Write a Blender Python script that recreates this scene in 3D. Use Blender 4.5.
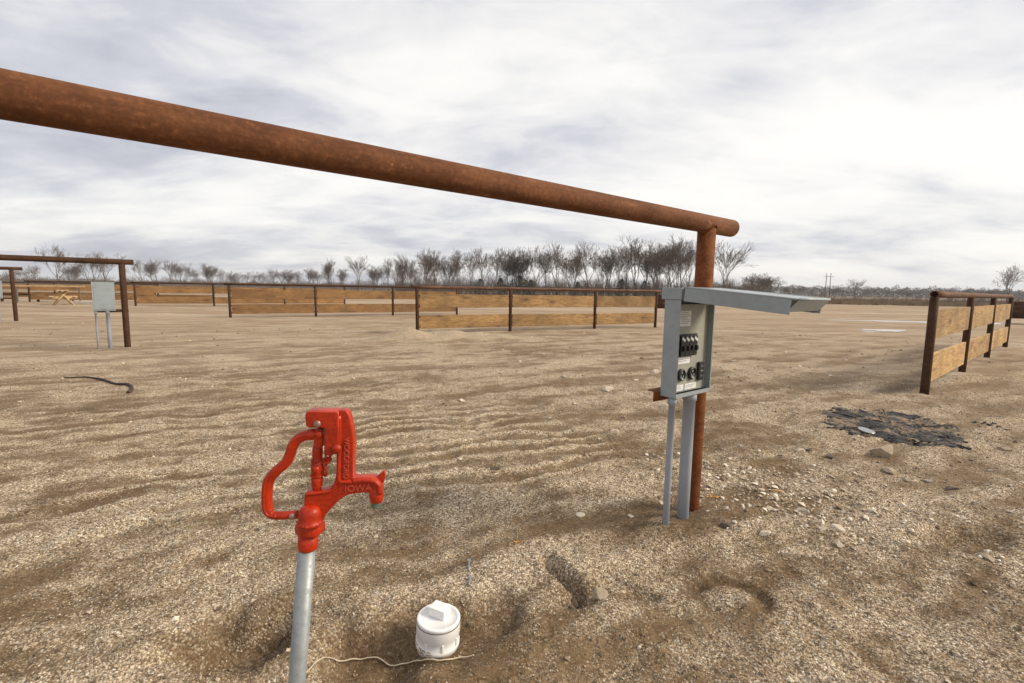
import bpy, bmesh, math, random
import numpy as np
from mathutils import Vector, Matrix, Euler

# ------------------------------------------------------------------ scene, camera, light
for o in list(bpy.data.objects): bpy.data.objects.remove(o, do_unlink=True)
scene = bpy.context.scene
COL = scene.collection
R = math.radians
FPX = 470.0; PITCH = math.atan(52 / 470.0); ROLL = R(0.9); EYE = 1.35

cam = bpy.data.cameras.new('camera'); camo = bpy.data.objects.new('camera', cam); COL.objects.link(camo)
cam.sensor_width = 36; cam.lens = FPX / 1024 * 36; cam.clip_start = 0.02; cam.clip_end = 12000
camo.matrix_world = Matrix.Translation((0, 0, EYE)) @ Matrix.Rotation(math.pi / 2 - PITCH, 4, 'X') @ Matrix.Rotation(ROLL, 4, 'Z')
scene.camera = camo
scene.render.resolution_x = 1024; scene.render.resolution_y = 683

SUN_DIR = Vector((0.97, -0.10, 0.0)).normalized()
SUN_EL = R(34)
SUN_VEC = Vector((SUN_DIR.x * math.cos(SUN_EL), SUN_DIR.y * math.cos(SUN_EL), math.sin(SUN_EL)))
world = bpy.data.worlds.new('World'); scene.world = world; world.use_nodes = True
nt = world.node_tree; nt.nodes.clear()
def N(nt, typ, **kw):
    n = nt.nodes.new(typ)
    for k, v in kw.items():
        if k.startswith('i_'):
            key = k[2:]; key = int(key) if key.isdigit() else key.replace('_', ' ')
            n.inputs[key].default_value = v
        else: setattr(n, k, v)
    return n
L = lambda nt, a, b: nt.links.new(a, b)
def ramp(nt, fac, stops, interp='LINEAR'):
    n = nt.nodes.new('ShaderNodeValToRGB'); n.color_ramp.interpolation = interp
    e = n.color_ramp.elements
    while len(e) < len(stops): e.new(0.5)
    for el, (p, c) in zip(e, stops):
        el.position = p; el.color = (c[0], c[1], c[2], 1) if hasattr(c, '__len__') else (c, c, c, 1)
    L(nt, fac, n.inputs[0]); return n
def math_node(nt, op, a, b=None, c=None, clamp=False):
    n = nt.nodes.new('ShaderNodeMath'); n.operation = op; n.use_clamp = clamp
    for i, v in enumerate((a, b, c)):
        if v is None: continue
        if isinstance(v, (int, float)): n.inputs[i].default_value = v
        else: L(nt, v, n.inputs[i])
    return n.outputs[0]
def mixc(nt, f, a, b, typ='MIX'):
    n = nt.nodes.new('ShaderNodeMix'); n.data_type = 'RGBA'; n.blend_type = typ
    for sock, v in ((n.inputs[0], f), (n.inputs[6], a), (n.inputs[7], b)):
        if isinstance(v, (int, float)): sock.default_value = v
        elif isinstance(v, tuple): sock.default_value = (v[0], v[1], v[2], 1)
        else: L(nt, v, sock)
    return n.outputs[2]

tc = N(nt, 'ShaderNodeTexCoord')
sky = N(nt, 'ShaderNodeTexSky', sky_type='NISHITA', sun_disc=False, sun_elevation=SUN_EL,
        sun_rotation=math.atan2(SUN_DIR.x, SUN_DIR.y), air_density=1.2, dust_density=1.5)
sep = N(nt, 'ShaderNodeSeparateXYZ'); L(nt, tc.outputs['Generated'], sep.inputs[0])
zz = math_node(nt, 'ADD', math_node(nt, 'MAXIMUM', sep.outputs[2], 0.0), 0.20)
cx = math_node(nt, 'DIVIDE', sep.outputs[0], zz); cy = math_node(nt, 'DIVIDE', sep.outputs[1], zz)
comb = N(nt, 'ShaderNodeCombineXYZ'); L(nt, cx, comb.inputs[0]); L(nt, cy, comb.inputs[1])
mp = N(nt, 'ShaderNodeMapping'); L(nt, comb.outputs[0], mp.inputs[0])
mp.inputs['Rotation'].default_value = (0, 0, R(-28)); mp.inputs['Scale'].default_value = (0.70, 1.15, 1); mp.inputs['Location'].default_value = (3.1, 1.7, 0)
n1 = N(nt, 'ShaderNodeTexNoise', i_Scale=0.95, i_Detail=9.0, i_Roughness=0.52, i_Distortion=0.35); L(nt, mp.outputs[0], n1.inputs['Vector'])
n2 = N(nt, 'ShaderNodeTexNoise', i_Scale=3.3, i_Detail=7.0, i_Roughness=0.6, i_Distortion=0.5); L(nt, mp.outputs[0], n2.inputs['Vector'])
cl = math_node(nt, 'ADD', math_node(nt, 'MULTIPLY', n1.outputs[0], 0.71), math_node(nt, 'MULTIPLY', n2.outputs[0], 0.29))
# thinner, brighter cloud towards the sun
dotn = N(nt, 'ShaderNodeVectorMath', operation='DOT_PRODUCT'); L(nt, tc.outputs['Generated'], dotn.inputs[0])
bright = Vector((0.86, 0.62, 0.28)).normalized(); dotn.inputs[1].default_value = bright
sunb = math_node(nt, 'POWER', math_node(nt, 'MAXIMUM', math_node(nt, 'MULTIPLY_ADD', dotn.outputs['Value'], 0.5, 0.5), 0.0), 3.0)
val = math_node(nt, 'ADD', cl, math_node(nt, 'MULTIPLY', sunb, 0.15))
cr = ramp(nt, val, [(0.41, (0.47, 0.48, 0.54)), (0.49, (0.60, 0.605, 0.65)), (0.545, (0.75, 0.742, 0.75)), (0.62, (0.88, 0.865, 0.84)), (0.72, (0.96, 0.93, 0.88))])
cloud = N(nt, 'ShaderNodeVectorMath', operation='SCALE'); L(nt, cr.outputs[0], cloud.inputs[0]); cloud.inputs['Scale'].default_value = 9.4
skym = mixc(nt, 0.93, sky.outputs[0], cloud.outputs[0])
bg = N(nt, 'ShaderNodeBackground', i_Strength=0.1); L(nt, skym, bg.inputs[0])
wo = N(nt, 'ShaderNodeOutputWorld'); L(nt, bg.outputs[0], wo.inputs[0])

sun = bpy.data.lights.new('sun', 'SUN'); sun.energy = 3.0; sun.angle = R(18); sun.color = (1.0, 0.88, 0.70)
suno = bpy.data.objects.new('sun', sun); COL.objects.link(suno)
suno.rotation_euler = SUN_VEC.to_track_quat('Z', 'Y').to_euler()
vs = scene.view_settings; vs.view_transform = 'Standard'; vs.look = 'None'; vs.gamma = 1; vs.exposure = 0.31; vs.use_curve_mapping = False

# ------------------------------------------------------------------ where a sight line meets the place
def ray(px, py):
    x, y = px - 512, py - 341.5
    c, s = math.cos(ROLL), math.sin(ROLL)
    xr, yr = x * c + y * s, -x * s + y * c
    cp, sp = math.cos(PITCH), math.sin(PITCH)
    return Vector((xr / FPX, cp - yr / FPX * sp, -sp - yr / FPX * cp))
def G(px, py, z=0.0):
    r = ray(px, py); p = r * ((EYE - z) / -r.z); return (p.x, p.y)

# ------------------------------------------------------------------ noise and the terrain height
_tabs = {}
def pn(x, y, seed=0):
    if seed not in _tabs:
        rg = np.random.RandomState(seed + 11); a = rg.rand(256) * 2 * np.pi
        _tabs[seed] = (rg.permutation(256), np.cos(a), np.sin(a))
    P, gx, gy = _tabs[seed]
    xi = np.floor(x).astype(np.int64); yi = np.floor(y).astype(np.int64)
    xf = x - xi; yf = y - yi
    u = xf * xf * xf * (xf * (xf * 6 - 15) + 10); v = yf * yf * yf * (yf * (yf * 6 - 15) + 10)
    def g(i, j, dx, dy):
        h = P[(P[(xi + i) & 255] + yi + j) & 255]
        return gx[h] * dx + gy[h] * dy
    a = g(0, 0, xf, yf); b = g(1, 0, xf - 1, yf); c = g(0, 1, xf, yf - 1); d = g(1, 1, xf - 1, yf - 1)
    return ((a + (b - a) * u) + ((c + (d - c) * u) - (a + (b - a) * u)) * v) * 1.5
def fbm(x, y, seed=0, oct=4):
    s = 0; a = 1.0; f = 1.0
    for k in range(oct):
        s = s + a * pn(x * f + k * 17.3, y * f - k * 9.1, seed + k); a *= 0.5; f *= 2.03
    return s
def sstep(a, b, x):
    t = np.clip((x - a) / (b - a), 0, 1); return t * t * (3 - 2 * t)
def gauss(x, y, cx, cy, rx, ry, ang=0.0):
    c, s = math.cos(ang), math.sin(ang); dx = x - cx; dy = y - cy
    u = (dx * c + dy * s) / rx; v = (-dx * s + dy * c) / ry
    return np.exp(-(u * u + v * v))
CAP = (-0.272, 1.690)
def terrain(x, y):
    """height, gravel cover (0..1), damp (0..1)"""
    x = np.asarray(x, float); y = np.asarray(y, float)
    d = np.sqrt(x * x + y * y)
    near = 1 / (1 + (d / 14.0) ** 2)
    wx = x + 0.12 * pn(x * 1.3, y * 1.3, 61); wy = y + 0.12 * pn(x * 1.3, y * 1.3, 62)
    a = (0.87, 0.49)
    u = wx * a[0] + wy * a[1]; v = -wx * a[1] + wy * a[0]
    streak = fbm(u * 0.45, v * 2.3, 3, 4)
    broad = fbm(x * 0.35, y * 0.35, 20, 3)
    h = 0.020 * broad + 0.008 * streak * (0.3 + near)
    h += 0.022 * fbm(x * 2.4, y * 2.4, 30, 4) * near
    h += 0.0075 * fbm(x * 11, y * 11, 40, 4) * near
    # long soft undulation far off
    h += 0.05 * fbm(x * 0.03, y * 0.05, 50, 3) * sstep(14, 50, d)
    grav = 0.42 + 0.50 * streak + 0.34 * fbm(x * 1.1, y * 1.1, 55, 4) + 0.42 * near * fbm(u * 3.2, v * 6.5, 57, 4)
    # raked ridges between hydrant and pedestal
    s = -0.39 * wx + 0.92 * wy + 0.075 * pn(x * 1.7, y * 1.7, 71) + 0.02 * pn(x * 7, y * 7, 72)
    t = 0.92 * wx + 0.39 * wy
    c = (0.5 + 0.5 * np.cos((s - 2.95) * 2 * np.pi / 0.245)) ** 3.2
    rm = np.exp(-((t - 1.1) / 1.35) ** 4) * np.exp(-((s - 3.95) / 1.15) ** 4) * (0.55 + 0.6 * np.clip(pn(x * 0.9, y * 1.6, 75) + 0.45, 0, 1))
    h += 0.030 * c * rm; grav = grav * (1 - 0.8 * rm) + rm * (1.15 * c - 0.02 + 0.25 * pn(x * 9, y * 9, 73))
    # left side wheel ruts
    s2 = -0.42 * wx + 0.905 * wy + 0.13 * pn(x * 1.0, y * 1.0, 81) + 0.03 * pn(x * 5, y * 5, 82)
    c2 = (0.5 + 0.5 * np.cos(s2 * 2 * np.pi / 0.29)) ** 2.6
    lm = sstep(-0.4, -2.0, x) * sstep(1.0, 2.2, y) * sstep(9, 5, y) * np.clip(0.5 + 1.2 * pn(x * 0.5, y * 0.8, 83), 0, 1)
    h += 0.008 * c2 * lm; grav += 0.5 * (c2 - 0.35) * lm + 0.3 * lm * pn(x * 6, y * 9, 84)
    # tread marks in the right foreground
    s3 = 0.985 * wx + 0.17 * wy
    c3 = 0.5 + 0.5 * np.cos(s3 * 2 * np.pi / 0.17)
    fm = sstep(0.9, 1.4, x) * sstep(3.0, 2.3, y) * np.clip(0.6 + pn(x * 1.1, y * 0.8, 85), 0, 1)
    h += 0.010 * c3 * fm; grav += 0.30 * (c3 - 0.4) * fm
    # light curving wheel line at the left
    lx = -2.39 + (y - 2.08) * 0.43
    g = np.exp(-((x - lx) / 0.07) ** 2) * sstep(1.0, 1.6, y) * sstep(3.4, 2.8, y); h += 0.018 * g; grav += 0.5 * g
    damp_shade = 0.5 + 0.5 * fbm(x * 0.8 + 4, y * 1.1, 90, 3)  # uneven damp; painted shade of pits, print and pedestal is added below
    def pit(cx, cy, rx, ry, dep, ang=0.0, lip=0.3, sandy=1.0):
        nonlocal h, grav, damp_shade
        wob = 1 + 0.25 * pn(x * 7, y * 7, 93)
        g = gauss(x, y, cx, cy, rx * wob, ry * wob, ang); g2 = gauss(x, y, cx, cy, rx * 1.7, ry * 1.7, ang)
        p = sstep(0.12, 0.80, g)
        h = h - dep * p + dep * lip * np.clip(g2 - g, 0, 1); grav = grav * (1 - 0.85 * sandy * p); damp_shade = damp_shade + 0.25 * p * sandy  # pit floors also darkened, their shade put into the ground tone
    pit(-0.99, 1.66, 0.25, 0.14, 0.145, 0.2, 0.45)
    pit(-0.50, 1.53, 0.15, 0.17, 0.075, 0.5)
    pit(-0.30, 1.68, 0.30, 0.17, 0.045, 0.1, 0.4)
    g = gauss(x, y, -0.28, 1.66, 0.36, 0.2); damp_shade += 0.5 * g; grav -= 0.45 * g
    pit(-0.04, 1.84, 0.10, 0.14, 0.035, -0.2)
    pit(0.25, 2.11, 0.045, 0.19, 0.050, 0.5, 0.7, 0.6)
    pit(0.33, 1.95, 0.11, 0.08, 0.045, 0.3, 1.0, 0.7)
    pit(0.55, 2.02, 0.13, 0.04, 0.03, -0.4, 0.3, 0.4)
    pit(-0.05, 1.42, 0.05, 0.05, 0.04, 0.0)
    pit(2.55, 2.50, 0.34, 0.13, 0.07, 0.25, 0.6, 0.5)
    # rounded print with a ring trench
    rr = np.sqrt(((x - 0.99) / 1.15) ** 2 + (y - 1.97) ** 2)
    ring = np.exp(-((rr - 0.125) / 0.032) ** 2) * sstep(-0.2, 0.06, (x - 0.99) * 0.5 + (y - 1.97)); h -= 0.030 * ring; grav -= 0.7 * ring; damp_shade += 0.5 * ring  # shaded trench wall painted in as darker ground
    g = gauss(x, y, 0.99, 1.96, 0.10, 0.08); h += 0.012 * g; grav += 0.8 * g; damp_shade -= 0.6 * g  # lit bump inside the ring painted paler
    # soft mound round the pedestal feet, gravel heap before the middle fence
    g = gauss(x, y, 1.0, 2.60, 0.50, 0.20, 0.3); h += 0.055 * g; damp_shade += 0.5 * g; grav -= 0.35 * g  # contact shade at the feet painted into the mound
    g = gauss(x, y, 0.45, 2.92, 0.5, 0.16, 0.25); h -= 0.02 * g; damp_shade += 0.45 * g; grav -= 0.3 * g  # soft shadow of the box painted on the ground as a dark dip
    g = gauss(x, y, -1.55, 12.7, 1.7, 0.55, 0.2) * (1 + 0.5 * pn(x * 2, y * 2, 95)); h += 0.20 * g; grav += 1.0 * g
    g = gauss(x, y, -2.9, 12.3, 0.45, 0.3); h += 0.20 * g; grav += 0.3 * g
    # hollows that hold water
    for (cx_, cy_, rx_, ry_, an_) in PUDS:
        c_, s_ = math.cos(an_), math.sin(an_); q = (((x - cx_) * c_ + (y - cy_) * s_) / (rx_ * 1.9)) ** 2 + ((-(x - cx_) * s_ + (y - cy_) * c_) / (ry_ * 2.2 + 0.5)) ** 2
        k = 1 - sstep(0.8, 1.3, q); h = h * (1 - k) - 0.0 * k
    # rising rough bank at the right edge
    h += 0.22 * gauss(x, y, 9.8, 4.2, 2.6, 2.0)
    return h, np.clip(0.12 + 0.88 * grav, 0, 1), np.clip(damp_shade, 0, 1)
PUDS = [(22.5, 24.3, 4.4, 0.60, -0.10), (14.5, 18.2, 0.75, 0.42, 0.2), (13.2, 17.3, 0.25, 0.16, 0.1)]
def hz(x, y): return float(terrain(np.array([x]), np.array([y]))[0][0])

# ------------------------------------------------------------------ object helpers
def tag(o, label=None, cat=None, group=None, kind=None):
    if label: o['label'] = label
    if cat: o['category'] = cat
    if group: o['group'] = group
    if kind: o['kind'] = kind
    return o
def empty(name, loc=(0, 0, 0), rz=0.0):
    o = bpy.data.objects.new(name, None); COL.objects.link(o); o.empty_display_size = 0.1
    o.location = loc; o.rotation_euler = (0, 0, rz); return o
def link_mesh(name, me, mat=None, parent=None, smooth=None):
    o = bpy.data.objects.new(name, me); COL.objects.link(o)
    if mat: me.materials.append(mat)
    if parent: o.parent = parent
    return o
def npmesh(name, V, Fc, smooth=False, attrs=None):
    """V (n,3); Fc (m,k) constant face size"""
    V = np.asarray(V, np.float32); Fc = np.asarray(Fc, np.int32)
    me = bpy.data.meshes.new(name); k = Fc.shape[1]
    me.vertices.add(len(V)); me.vertices.foreach_set('co', V.ravel())
    me.loops.add(Fc.size); me.loops.foreach_set('vertex_index', Fc.ravel())
    me.polygons.add(len(Fc)); me.polygons.foreach_set('loop_start', np.arange(0, Fc.size, k, dtype=np.int32))
    me.polygons.foreach_set('loop_total', np.full(len(Fc), k, np.int32))
    me.polygons.foreach_set('use_smooth', np.full(len(Fc), smooth, bool))
    me.update(calc_edges=True)
    for an, av in (attrs or {}).items():
        a = me.attributes.new(an, 'FLOAT', 'POINT'); a.data.foreach_set('value', np.asarray(av, np.float32))
    me.validate(); return me
class MB:
    def __init__(s): s.bm = bmesh.new()
    def merge(s, b):
        me = bpy.data.meshes.new('t'); b.to_mesh(me); s.bm.from_mesh(me); bpy.data.meshes.remove(me); b.free()
    def box(s, c, size, bev=0.0, M=None, seg=1):
        b = bmesh.new(); bmesh.ops.create_cube(b, size=1)
        bmesh.ops.scale(b, vec=size, verts=b.verts)
        if bev: bmesh.ops.bevel(b, geom=list(b.edges), offset=bev, segments=seg, affect='EDGES', profile=0.7)
        bmesh.ops.translate(b, vec=c, verts=b.verts)
        if M: bmesh.ops.transform(b, matrix=M, verts=b.verts)
        s.merge(b); return s
    def lathe(s, prof, axis=None, n=24, M=None, cap=True):
        """prof: list of (r,z) swept round z"""
        b = bmesh.new(); rings = []
        for r, z in prof:
            rings.append([b.verts.new((r * math.cos(2 * math.pi * k / n), r * math.sin(2 * math.pi * k / n), z)) for k in range(n)])
        for i in range(len(rings) - 1):
            for k in range(n):
                b.faces.new((rings[i][k], rings[i][(k + 1) % n], rings[i + 1][(k + 1) % n], rings[i + 1][k]))
        if cap:
            b.faces.new(list(reversed(rings[0]))); b.faces.new(rings[-1])
        if M: bmesh.ops.transform(b, matrix=M, verts=b.verts)
        for f in b.faces: f.smooth = len(f.verts) == 4
        s.merge(b); return s
    def tube(s, pts, rad, n=12, cap=True, squash=None):
        """sweep; rad number or list; squash=(a,b) gives an oval section"""
        b = bmesh.new(); pts = [Vector(p) for p in pts]; rings = []
        ref = Vector((0, 1, 0)) if squash else None
        up = None
        for i, p in enumerate(pts):
            t = (pts[min(i + 1, len(pts) - 1)] - pts[max(i - 1, 0)]).normalized()
            if ref is not None: sx = ref
            else:
                if up is None: up = Vector((0, 0, 1)) if abs(t.z) < 0.9 else Vector((1, 0, 0))
                sx = t.cross(up).normalized()
            sy = sx.cross(t).normalized()
            if ref is None: up = sy
            r = rad[i] if hasattr(rad, '__len__') else rad
            ra, rb = (r * squash[0], r * squash[1]) if squash else (r, r)
            rings.append([b.verts.new(p + sx * ra * math.cos(2 * math.pi * k / n) + sy * rb * math.sin(2 * math.pi * k / n)) for k in range(n)])
        for i in range(len(rings) - 1):
            for k in range(n):
                f = b.faces.new((rings[i][k], rings[i][(k + 1) % n], rings[i + 1][(k + 1) % n], rings[i + 1][k])); f.smooth = True
        if cap:
            b.faces.new(list(reversed(rings[0]))); b.faces.new(rings[-1])
        bmesh.ops.recalc_face_normals(b, faces=b.faces); s.merge(b); return s
    def plate(s, outline, y0, y1, bev=0.0, seg=2):
        """outline in the XZ plane, thickness in Y"""
        b = bmesh.new()
        vs_ = [b.verts.new((x, y0, z)) for x, z in outline]; f = b.faces.new(vs_)
        ex = bmesh.ops.extrude_face_region(b, geom=[f]); nv = [g for g in ex['geom'] if isinstance(g, bmesh.types.BMVert)]
        bmesh.ops.translate(b, vec=(0, y1 - y0, 0), verts=nv)
        bmesh.ops.recalc_face_normals(b, faces=b.faces)
        if bev:
            ed = [e for e in b.edges if abs((e.verts[0].co - e.verts[1].co).y) < 1e-6]
            bmesh.ops.bevel(b, geom=ed, offset=bev, segments=seg, affect='EDGES', profile=0.6, clamp_overlap=True)
        for f in b.faces: f.smooth = len(f.verts) == 4
        s.merge(b); return s
    def build(s, name, mat, parent=None):
        me = bpy.data.meshes.new(name); s.bm.to_mesh(me); s.bm.free(); return link_mesh(name, me, mat, parent)
def copy_tree(o, parent=None):
    c = o.copy(); COL.objects.link(c); c.parent = parent
    for ch in [k for k in bpy.data.objects if k.parent == o]: copy_tree(ch, c)
    return c
def smooth_path(pts, k=6, closed=False):
    pts = [Vector(p) for p in pts]; out = []; n = len(pts)
    rng = range(n if closed else n - 1)
    for i in rng:
        g = (lambda j: pts[j % n]) if closed else (lambda j: pts[max(0, min(n - 1, j))])
        p0, p1, p2, p3 = g(i - 1), g(i), g(i + 1), g(i + 2)
        for j in range(k):
            t = j / k
            out.append(0.5 * ((2 * p1) + (-p0 + p2) * t + (2 * p0 - 5 * p1 + 4 * p2 - p3) * t * t + (-p0 + 3 * p1 - 3 * p2 + p3) * t ** 3))
    if not closed: out.append(pts[-1])
    return out

# ------------------------------------------------------------------ materials
def newmat(name):
    m = bpy.data.materials.new(name); m.use_nodes = True; t = m.node_tree
    return m, t, t.nodes['Principled BSDF']
def bump(t, bsdf, height, strength=0.3, dist=0.01):
    b = N(t, 'ShaderNodeBump', i_Strength=strength, i_Distance=dist); L(t, height, b.inputs['Height']); L(t, b.outputs[0], bsdf.inputs['Normal']); return b
def coords(t, kind='Object'):
    return N(t, 'ShaderNodeTexCoord').outputs[kind]
def noise(t, vec, scale, detail=4, rough=0.55, dist=0.0):
    n = N(t, 'ShaderNodeTexNoise', i_Scale=scale, i_Detail=float(detail), i_Roughness=rough, i_Distortion=dist); L(t, vec, n.inputs['Vector']); return n.outputs[0]
def painted(name, col, rough=0.5, var=0.12, scale=6, metallic=0.0, dirt=None, spec=0.5, bumpy=0.05, coat=0.0):
    m, t, b = newmat(name); c = coords(t)
    f = noise(t, c, scale, 6, 0.6); f2 = noise(t, c, scale * 7, 4, 0.6)
    d = tuple(x * (1 - 2.2 * var) for x in col); l = tuple(min(1, x * (1 + 1.3 * var)) for x in col)
    cc = ramp(t, f, [(0.3, d), (0.5, col), (0.72, l)]).outputs[0]
    if dirt:
        cc = mixc(t, ramp(t, f2, [(0.50, 0.0), (0.72, 0.75)]).outputs[0], cc, dirt)
    L(t, cc, b.inputs['Base Color']); b.inputs['Metallic'].default_value = metallic
    L(t, ramp(t, f2, [(0.3, rough * 0.85), (0.7, min(1, rough * 1.2))]).outputs[0], b.inputs['Roughness'])
    b.inputs['Specular IOR Level'].default_value = spec; b.inputs['Coat Weight'].default_value = coat
    bump(t, b, f2, bumpy, 0.004); return m
def rusty(name, dark, mid, light, chips=None):
    m, t, b = newmat(name); c = coords(t)
    f = noise(t, c, 5.0, 8, 0.62, 0.3); g = noise(t, c, 60.0, 5, 0.7); h = noise(t, c, 9.0, 4, 0.7, 0.6)
    mp_ = N(t, 'ShaderNodeMapping'); L(t, c, mp_.inputs[0]); mp_.inputs['Scale'].default_value = (3, 22, 22)
    st = noise(t, mp_.outputs[0], 1.2, 4, 0.6)
    base = ramp(t, f, [(0.30, dark), (0.5, mid), (0.70, light)]).outputs[0]
    base = mixc(t, 0.45, base, ramp(t, st, [(0.35, dark), (0.65, light)]).outputs[0])
    base = mixc(t, ramp(t, g, [(0.42, 0.35), (0.60, 0.0)]).outputs[0], base, tuple(x * 0.5 for x in dark))
    base = mixc(t, ramp(t, g, [(0.58, 0.0), (0.72, 0.4)]).outputs[0], base, tuple(min(1, x * 1.5) for x in light))
    if chips: base = mixc(t, ramp(t, h, [(0.68, 0.0), (0.72, 0.8)]).outputs[0], base, chips)
    L(t, base, b.inputs['Base Color']); b.inputs['Roughness'].default_value = 0.8; b.inputs['Specular IOR Level'].default_value = 0.18
    bump(t, b, g, 0.35, 0.004); return m
M_RAIL = rusty('rusted_pipe', (0.090, 0.034, 0.015), (0.155, 0.060, 0.026), (0.240, 0.100, 0.042), (0.42, 0.19, 0.09))
M_POST = rusty('orange_rusted_pipe', (0.10, 0.030, 0.009), (0.17, 0.054, 0.016), (0.26, 0.092, 0.028))
M_DKRUST = rusty('brown_painted_pipe', (0.036, 0.018, 0.010), (0.070, 0.034, 0.018), (0.115, 0.055, 0.029))
M_TOPRUST = rusty('fence_rail_pipe', (0.07, 0.032, 0.02), (0.13, 0.06, 0.036), (0.27, 0.15, 0.095))
M_RED = painted('red_enamel', (0.42, 0.026, 0.003), 0.36, 0.15, 25, dirt=(0.24, 0.014, 0.004), coat=0.0, spec=0.35, bumpy=0.3)
M_REDTXT = painted('worn_red_lettering', (0.50, 0.06, 0.03), 0.45, 0.1, 40)
M_GALV = painted('galvanised_steel', (0.27, 0.29, 0.30), 0.5, 0.16, 30, metallic=0.35, dirt=(0.27, 0.27, 0.26))
M_BOLT = painted('bare_bolt', (0.38, 0.24, 0.19), 0.45, 0.2, 60, metallic=0.6)
M_BRASS = painted('tarnished_brass', (0.13, 0.17, 0.12), 0.5, 0.2, 60, metallic=0.4)
M_BOX = painted('grey_enclosure_paint', (0.29, 0.335, 0.355), 0.38, 0.06, 5, bumpy=0.03, dirt=(0.27, 0.27, 0.245))
M_PANEL = painted('olive_grey_panel', (0.33, 0.335, 0.29), 0.5, 0.06, 8, dirt=(0.30, 0.28, 0.22))
M_CONDUIT = painted('grey_pvc', (0.31, 0.34, 0.39), 0.45, 0.06, 4, bumpy=0.03)
M_BLACK = painted('black_plastic', (0.012, 0.012, 0.013), 0.4, 0.1, 30)
M_STICK = painted('white_sticker', (0.74, 0.74, 0.73), 0.5, 0.04, 30)
M_INK = painted('grey_ink', (0.25, 0.26, 0.28), 0.6, 0.1, 30)
M_SILV = painted('silver_metal', (0.4, 0.41, 0.42), 0.3, 0.1, 30, metallic=0.9)
M_WHITE = painted('white_pvc', (0.80, 0.79, 0.77), 0.38, 0.02, 12, bumpy=0.04)
M_WIRE = painted('cream_wire', (0.58, 0.48, 0.35), 0.6, 0.15, 30)
M_CHAR = painted('charred_matter', (0.035, 0.033, 0.034), 0.85, 0.3, 14, dirt=(0.11, 0.095, 0.08), bumpy=0.5)
M_STICKD = painted('dark_bark', (0.05, 0.035, 0.026), 0.8, 0.3, 20, bumpy=0.3)
M_LEAF = painted('dead_leaf', (0.50, 0.24, 0.06), 0.7, 0.25, 30)
M_BARK = painted('winter_bark', (0.105, 0.080, 0.066), 0.9, 0.2, 3, bumpy=0.2)
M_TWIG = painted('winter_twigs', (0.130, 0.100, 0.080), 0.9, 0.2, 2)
M_FTWIG = painted('hazed_distant_twigs', (0.175, 0.145, 0.125), 0.9, 0.15, 2)  # twig colour made paler, distance haze put into the tone
M_CEDAR = painted('cedar_foliage', (0.050, 0.050, 0.036), 0.9, 0.3, 3)
M_WOODM = painted('distant_wood_brown', (0.12, 0.105, 0.092), 0.95, 0.15, 0.05)
M_GRASS = painted('dead_grass', (0.24, 0.17, 0.10), 0.95, 0.3, 0.8)
M_HILL = painted('hazed_hill_scrub', (0.085, 0.095, 0.10), 1.0, 0.2, 0.01)  # scrub with the blue of distance haze mixed into its colour
M_PINE = painted('pale_raw_timber', (0.52, 0.36, 0.20), 0.8, 0.2, 6)
M_POLE = painted('weathered_pole', (0.16, 0.13, 0.11), 0.9, 0.15, 2)
M_CONC = painted('pale_concrete', (0.55, 0.50, 0.43), 0.9, 0.1, 8)

def wood(name, dark, mid, light):
    m, t, b = newmat(name); c = coords(t)
    oi = N(t, 'ShaderNodeObjectInfo').outputs['Random']
    off = N(t, 'ShaderNodeCombineXYZ'); L(t, math_node(t, 'MULTIPLY', oi, 37.0), off.inputs[0]); L(t, math_node(t, 'MULTIPLY', oi, 11.0), off.inputs[2])
    ad = N(t, 'ShaderNodeVectorMath', operation='ADD'); L(t, c, ad.inputs[0]); L(t, off.outputs[0], ad.inputs[1])
    mp_ = N(t, 'ShaderNodeMapping'); L(t, ad.outputs[0], mp_.inputs[0]); mp_.inputs['Scale'].default_value = (0.9, 9, 9)
    # knots push the grain aside
    vm = N(t, 'ShaderNodeMapping'); L(t, ad.outputs[0], vm.inputs[0]); vm.inputs['Scale'].default_value = (1.3, 2.5, 4.2)
    vo = N(t, 'ShaderNodeTexVoronoi', i_Scale=1.0); L(t, vm.outputs[0], vo.inputs['Vector'])
    knot = ramp(t, vo.outputs['Distance'], [(0.04, 1.0), (0.13, 0.55), (0.34, 0.0)]).outputs[0]
    g = noise(t, mp_.outputs[0], 4.0, 6, 0.6, 1.2); big = noise(t, ad.outputs[0], 1.1, 3, 0.6)
    gg = math_node(t, 'ADD', g, math_node(t, 'MULTIPLY', knot, 0.10))
    base = ramp(t, gg, [(0.32, dark), (0.48, mid), (0.66, light)]).outputs[0]
    base = mixc(t, ramp(t, big, [(0.38, 0.7), (0.62, 0.0)]).outputs[0], base, tuple(x * 0.5 for x in mid), 'MIX')
    base = mixc(t, knot, base, (dark[0] * 0.6, dark[1] * 0.45, dark[2] * 0.4))
    br = math_node(t, 'MULTIPLY_ADD', oi, 0.40, 0.82)
    sc = N(t, 'ShaderNodeVectorMath', operation='SCALE'); L(t, base, sc.inputs[0]); L(t, br, sc.inputs['Scale'])
    L(t, sc.outputs[0], b.inputs['Base Color']); b.inputs['Roughness'].default_value = 0.75
    bump(t, b, g, 0.3, 0.004); return m
M_BOARDLIT = wood('lit_yellow_pine_board', (0.19, 0.10, 0.038), (0.40, 0.24, 0.092), (0.58, 0.38, 0.165))  # brighter copy of the board wood, light on the right fence in its colour
M_BOARDOLD = wood('browned_pine_board', (0.15, 0.075, 0.028), (0.28, 0.145, 0.05), (0.36, 0.21, 0.085))

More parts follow.
